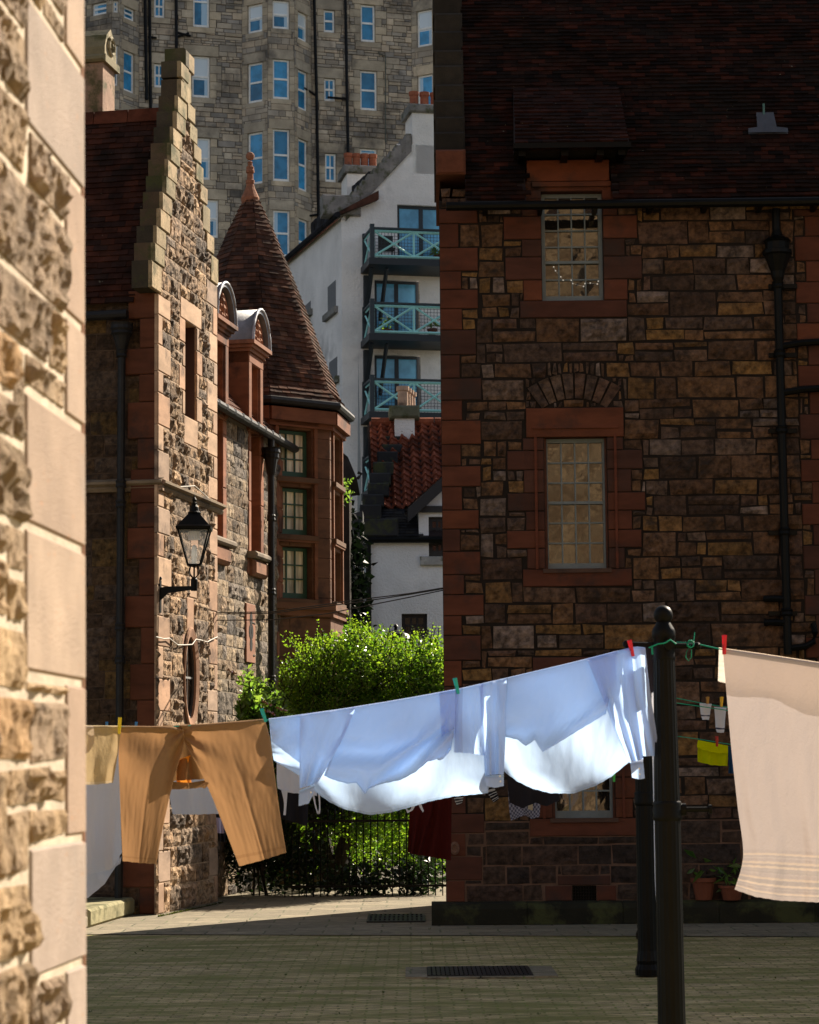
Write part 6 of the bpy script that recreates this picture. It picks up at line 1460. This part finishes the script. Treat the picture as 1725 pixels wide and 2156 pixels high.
# --- clothes lines, pegs
def line(pts, Yf, r_, label, col=(1, 1, 1), mat='rope'):
    q = MB(); q.tube([at(x, y, Yf(x)) for x, y in pts], r_, 6, 0, col); tag(obj('clothes_line', q, M[mat], smooth=True), label, 'clothes line', 'clothes lines strung between the posts')
line([(p[0], p[1] + 1.6) for p in LN] + [(1395, 1352)], linY, .0035, 'nearest clothes line, carrying the trousers and blue shirts', (3, 1.4, 2))
line([(1425, 1352), (1442, 1353), (1470, 1356), (1514, 1366), (1600, 1379), (1725, 1398), (1830, 1417)], linY, .0045, 'green clothes line tied right of the post, carrying the peach towel')
q = MB(); kp = at(1454, 1356, 13.55)
for k in range(5): q.tube([kp + Vector((math.cos(a) * .02, U(-.02, .02), math.sin(a) * .022)) for a in [j * .9 + k for j in range(7)]], .0035, 5)
q.tube([at(x, y, 13.55) for x, y in ((1454, 1358), (1446, 1372), (1444, 1384), (1450, 1392), (1456, 1384), (1456, 1368))], .003, 5); q.tube([at(x, y, 13.55) for x, y in ((1460, 1355), (1462, 1340), (1463, 1331))], .003, 5)
q.tube([at(x, y, 13.47) for x, y in ((1366, 1364), (1385, 1356), (1400, 1354), (1412, 1347), (1424, 1356))], .0045, 5); q.tube([at(x, y, 13.5) for x, y in ((1373, 1360), (1374, 1378))], .006, 5)
tag(obj('cord_knot', q, M['rope'], smooth=True), 'knotted ends of green cord tied round the crossarm of the nearest post', 'cord')
def Y2(px): return 19.0
def Yr(px): return 19.0 - (px - 1400) * .002
SO = [(1425, 1470), (1480, 1478), (1510, 1486), (1560, 1490), (1620, 1500)]
line([(1425, 1470), (1480, 1481), (1560, 1494), (1640, 1506)], Yr, .004, 'upper distant green line, the socks hanging from it')
line([(1425, 1480), (1480, 1488), (1560, 1500), (1640, 1510)], lambda x: 18.4, .004, 'distant green line crossing in front of the white socks')
line([(1425, 1550), (1470, 1556), (1530, 1566), (1640, 1582)], lambda x: 20.5 - (x - 1400) * .002, .004, 'lowest distant green line, carrying the yellow cloth')
PEG = {}
def peg(px, py0, py1, Y, col, label, lean=0, grp='plastic clothes pegs on the lines', mat='plastic'):
    a, b = at(px, py0, Y), at(px, py1, Y); h = a.z - b.z
    q = MB()
    for sg in (-1, 1): q.hexa([(-.007 + sg * .0, sg * .003, 0), (.007, sg * .003, 0), (.007, sg * .003 + sg * .009, 0), (-.007, sg * .003 + sg * .009, 0), (-.009, sg * .010, h), (.009, sg * .010, h), (.009, sg * .010 + sg * .009, h), (-.009, sg * .010 + sg * .009, h)], 0, col)
    q.tube([(-.010, 0, h * .45), (.010, 0, h * .45)], .009, 8, 0, (col[0] * .7, col[1] * .7, col[2] * .7)); q.tube([(-.009, -.015, h * .98), (.009, -.015, h * .98)], .006, 6, 0, col); q.tube([(-.009, .015, h * .98), (.009, .015, h * .98)], .006, 6, 0, col)
    o = obj('clothes_peg', q, M[mat], world=False); o.location = b; o.rotation_euler = (0, R(lean), R(12)); tag(o, label, 'clothes peg', grp)
peg(251, 1512, 1545, linY(250) - .05, (.75, .58, .02), 'yellow peg clipping the beige jumper and tan trousers together', 3)
peg(560, 1492, 1520, linY(560) - .05, (.0, .42, .45), 'teal peg at the right end of the tan trousers', -18)
peg(965, 1428, 1461, linY(965) - .07, (.0, .42, .42), 'teal peg in the middle of the left blue shirt', -12)
peg(1333, 1348, 1382, linY(1333) - .07, (.75, .01, .04), 'red peg at the right end of the shirts beside the post', -12)
peg(1525, 1338, 1378, linY(1525) - .05, (.75, .01, .03), 'red peg holding the corner of the peach towel', 2)
peg(225, 1521, 1536, 16.5, (.05, .22, .5), 'small blue peg tip behind the beige jumper', 0)
peg(286, 1521, 1536, 16.5, (.05, .22, .5), 'small blue peg tip above the left trouser leg', 5)
# --- things hanging on the farther lines
def hang(kind, label, cat, parts, Yc, px, py):
    A = at(px, py, Yc); T = thing(kind, (A.x, A.y, A.z), label, cat)
    for (nm, rows, mat, dy, fold, tint) in parts: cloth(nm, rows, T, M[mat], dy, fold, 36, 24, tint, Yf=lambda x: Yc)
    return T
f1 = lambda u, v: .03 * S(u, 2) * v
hang('white_sheet', 'long white sheet curving away under the beige jumper', 'sheet', [('cloth', [[(150, 1540), (258, 1540)], [(150, 1700), (254, 1690)], [(150, 1850), (235, 1830), (257, 1795)]], 'white', 0, lambda u, v: .08 * S(u + v * .4, 1.2) * v, None), ('cloth_back', [[(150, 1545), (256, 1545)], [(150, 1800), (252, 1800)], [(150, 1905), (186, 1890), (220, 1862), (250, 1815), (257, 1800)]], 'white', .25, lambda u, v: .06 * S(u - v * .4, 1.2) * v, None)], 16.5, 200, 1540)
hang('white_shirt', 'white top glimpsed between the tan trouser legs', 'shirt', [('body', [[(352, 1575), (468, 1570)], [(352, 1640), (468, 1640)], [(364, 1714), (410, 1715), (470, 1713)]], 'white', 0, f1, None)], 18.5, 410, 1570)
hang('lace_camisole', 'white lace-edged camisole with dangling straps left of the blue shirt cuff', 'camisole', [('body', [[(583, 1590), (665, 1600)], [(583, 1640), (665, 1650)], [(585, 1660), (600, 1668), (640, 1672), (668, 1676)]], 'white', 0, f1, None), ('strap', [[(592, 1662), (606, 1664)], [(598, 1690), (604, 1690)], [(597, 1716), (602, 1716)]], 'white', -.03, None, None), ('strap', [[(657, 1672), (662, 1672)], [(664, 1700), (667, 1700)], [(668, 1714), (672, 1714)]], 'white', -.03, None, None), ('strap', [[(670, 1672), (674, 1672)], [(672, 1700), (675, 1700)], [(669, 1713), (674, 1713)]], 'white', -.03, None, None)], 18.5, 620, 1590)
hang('dark_shirt', 'near-black garment hanging behind the camisole', 'shirt', [('body', [[(586, 1600), (652, 1600)], [(588, 1680), (650, 1680)], [(590, 1722), (648, 1740)]], 'dark', 0, f1, None)], 19.2, 615, 1600)
hang('dark_trousers', 'dark slim garment with a white patch behind the right trouser leg', 'trousers', [('leg', [[(452, 1600), (485, 1600)], [(454, 1700), (480, 1700)], [(460, 1772), (474, 1772)]], 'dark', 0, f1, lambda u, v: (25, 25, 28) if .62 < v < .8 and u < .8 else (1, 1, 1))], 18.9, 465, 1600)
hang('maroon_trousers', 'dark maroon trousers hanging beyond the left blue shirt', 'trousers', [('leg', [[(868, 1650), (918, 1650)], [(862, 1720), (908, 1715)], [(858, 1795), (884, 1802)]], 'maroon', 0, f1, None), ('leg', [[(912, 1650), (952, 1650)], [(905, 1720), (951, 1720)], [(884, 1800), (950, 1812)]], 'maroon', .03, f1, None)], 20.3, 905, 1650)
hang('apron_tie', 'white ribbon bow dangling below the left blue shirt', 'ribbon', [('cord', [[(892, 1600), (894, 1600)], [(880, 1650), (882, 1650)], [(876, 1692), (879, 1692)]], 'dark', 0, None, lambda u, v: (6, 6, 8)), ('ribbon', [[(880, 1690), (886, 1690)], [(884, 1700), (890, 1700)], [(890, 1710), (893, 1708)]], 'white', -.02, None, None), ('ribbon', [[(868, 1697), (876, 1693)], [(862, 1706), (869, 1706)], [(853, 1700), (858, 1712)]], 'white', -.02, None, None)], 17.5, 880, 1600)
hang('striped_top', 'navy top with thin white stripes, its sleeve ends below the shirt', 'top', [('sleeve', [[(955, 1660), (980, 1658)], [(956, 1680), (976, 1678)], [(962, 1696), (973, 1692)]], 'bright', 0, None, lambda u, v: (.5, .5, .5) if (v * 6) % 1 < .35 else (.012, .013, .02)), ('sleeve', [[(1020, 1650), (1036, 1650)], [(1030, 1675), (1046, 1668)], [(1040, 1690), (1051, 1682)]], 'bright', 0, None, lambda u, v: (.5, .5, .5) if (v * 7) % 1 < .35 else (.012, .013, .02)), ('body', [[(960, 1640), (1040, 1640)], [(965, 1670), (1035, 1665)]], 'bright', .06, None, lambda u, v: (.012, .013, .02))], 20.0, 1000, 1640)
hang('black_skirt', 'black garment showing under the right blue shirt', 'skirt', [('body', [[(1066, 1600), (1185, 1600)], [(1070, 1660), (1180, 1660)], [(1073, 1690), (1100, 1702), (1128, 1690), (1150, 1698), (1178, 1685)]], 'dark', 0, f1, None)], 18.6, 1120, 1600)
hang('gingham_cloth', 'grey gingham frilled cloth with a small label below the black garment', 'cloth', [('body', [[(1070, 1660), (1140, 1660)], [(1072, 1700), (1138, 1696)], [(1076, 1728), (1090, 1722), (1105, 1716), (1120, 1724), (1136, 1720)]], 'bright', 0, f1, lambda u, v: (.34, .33, .40) if (int(u * 18) + int(v * 12)) % 2 else (.10, .10, .15)), ('label', [[(1112, 1692), (1122, 1692)], [(1112, 1704), (1122, 1706)]], 'bright', -.05, None, lambda u, v: (.6, .5, .35))], 19.4, 1105, 1660)
hang('black_vest', 'black garment bunched over the crossarm beside the nearest post', 'vest', [('body', [[(1352, 1358), (1394, 1356)], [(1360, 1400), (1395, 1400)], [(1364, 1440), (1394, 1440)], [(1371, 1458), (1392, 1452)]], 'dark', 0, lambda u, v: -.05 * math.sin(u * 3.1) * v, None)], 13.72, 1375, 1358)
hang('white_bedsheet', 'white sheet seen edge-on as a bright sliver between the two posts', 'sheet', [('cloth', [[(1372, 1440), (1386, 1440)], [(1374, 1600), (1386, 1600)], [(1376, 1700), (1386, 1700)], [(1379, 1850), (1387, 1850)], [(1383, 1925), (1387, 1925)]], 'white', 0, lambda u, v: u * .8, None)], 15.7, 1380, 1440)
for (x, y0, y1, lab) in ((1486, 1480, 1515, 'small white ankle sock with grey toe, left of the pair'), (1517, 1488, 1542, 'longer white sock with a dark toe line, right of the pair')):
    w_ = 13 if x < 1500 else 13
    hang('sock', lab, 'sock', [('leg', [[(x - w_, y0), (x + w_, y0 + 2)], [(x - w_ + 2, (y0 + y1) / 2), (x + w_ - 3, (y0 + y1) / 2)], [(x - w_ + 3, y1 - 10), (x + w_ - 4, y1 - 9)], [(x - w_ + 6, y1), (x + w_ - 6, y1 + 1)]], 'white', 0, lambda u, v: -.03 * math.sin(u * math.pi), lambda u, v: (.1, .1, .16) if .66 < v < .71 else (1, 1, 1))], 18.8, x, y0)['group'] = 'white socks pegged on the far line'
hang('yellow_cloth', 'bright yellow towelling cloth folded over the lowest distant line', 'cloth', [('front_flap', [[(1470, 1558), (1533, 1570)], [(1468, 1568), (1500, 1576), (1533, 1582)], [(1468, 1574), (1485, 1580), (1510, 1586), (1533, 1586)]], 'bright', -.03, None, lambda u, v: (.62, .66, .0)), ('back_flap', [[(1470, 1559), (1533, 1571)], [(1469, 1585), (1533, 1590)], [(1469, 1604), (1500, 1611), (1532, 1613)]], 'bright', .02, f1, lambda u, v: (.55, .60, .0))], 20.3, 1500, 1560)
hang('blue_cloth', 'blue cloth half hidden between the yellow cloth and the towel', 'cloth', [('body', [[(1533, 1571), (1560, 1574)], [(1534, 1600), (1560, 1600)], [(1534, 1628), (1560, 1630)]], 'bright', 0, f1, lambda u, v: (.02, .07, .17))], 20.3, 1545, 1571)
peg(1490, 1468, 1482, 18.7, (.45, .22, .04), 'wooden peg on the left sock', 2, mat='paint')
peg(1519, 1468, 1488, 18.7, (.8, .45, .02), 'orange peg on the right sock', 4)
peg(1510, 1551, 1572, 20.2, (.4, .01, .01), 'dark red peg on the yellow cloth', 0)
peg(1293, 1628, 1646, 20.0, (.05, .5, .08), 'green peg dangling below the right blue shirt', 0)
# overhead wires crossing to the cottage
for k, pts in enumerate(([(455, 1290), (575, 1288), (690, 1272), (760, 1262), (860, 1250), (932, 1238)], [(455, 1293), (575, 1291), (690, 1276), (760, 1267), (860, 1252), (932, 1240)], [(455, 1306), (575, 1305), (690, 1292), (790, 1272), (860, 1258), (932, 1243)])):
    q = MB(); q.tube([at(x, y, 30.2 - (x - 455) * .008) for x, y in pts], .007, 5, 0, (.02, .02, .02)); tag(obj('overhead_wire', q, M['cable'], smooth=True), ['topmost of the three dark wires crossing to the house corner', 'middle one of the three dark wires, just under the topmost', 'lowest of the three dark wires, sagging apart from the others'][k], 'wire', 'overhead wires across the lane')
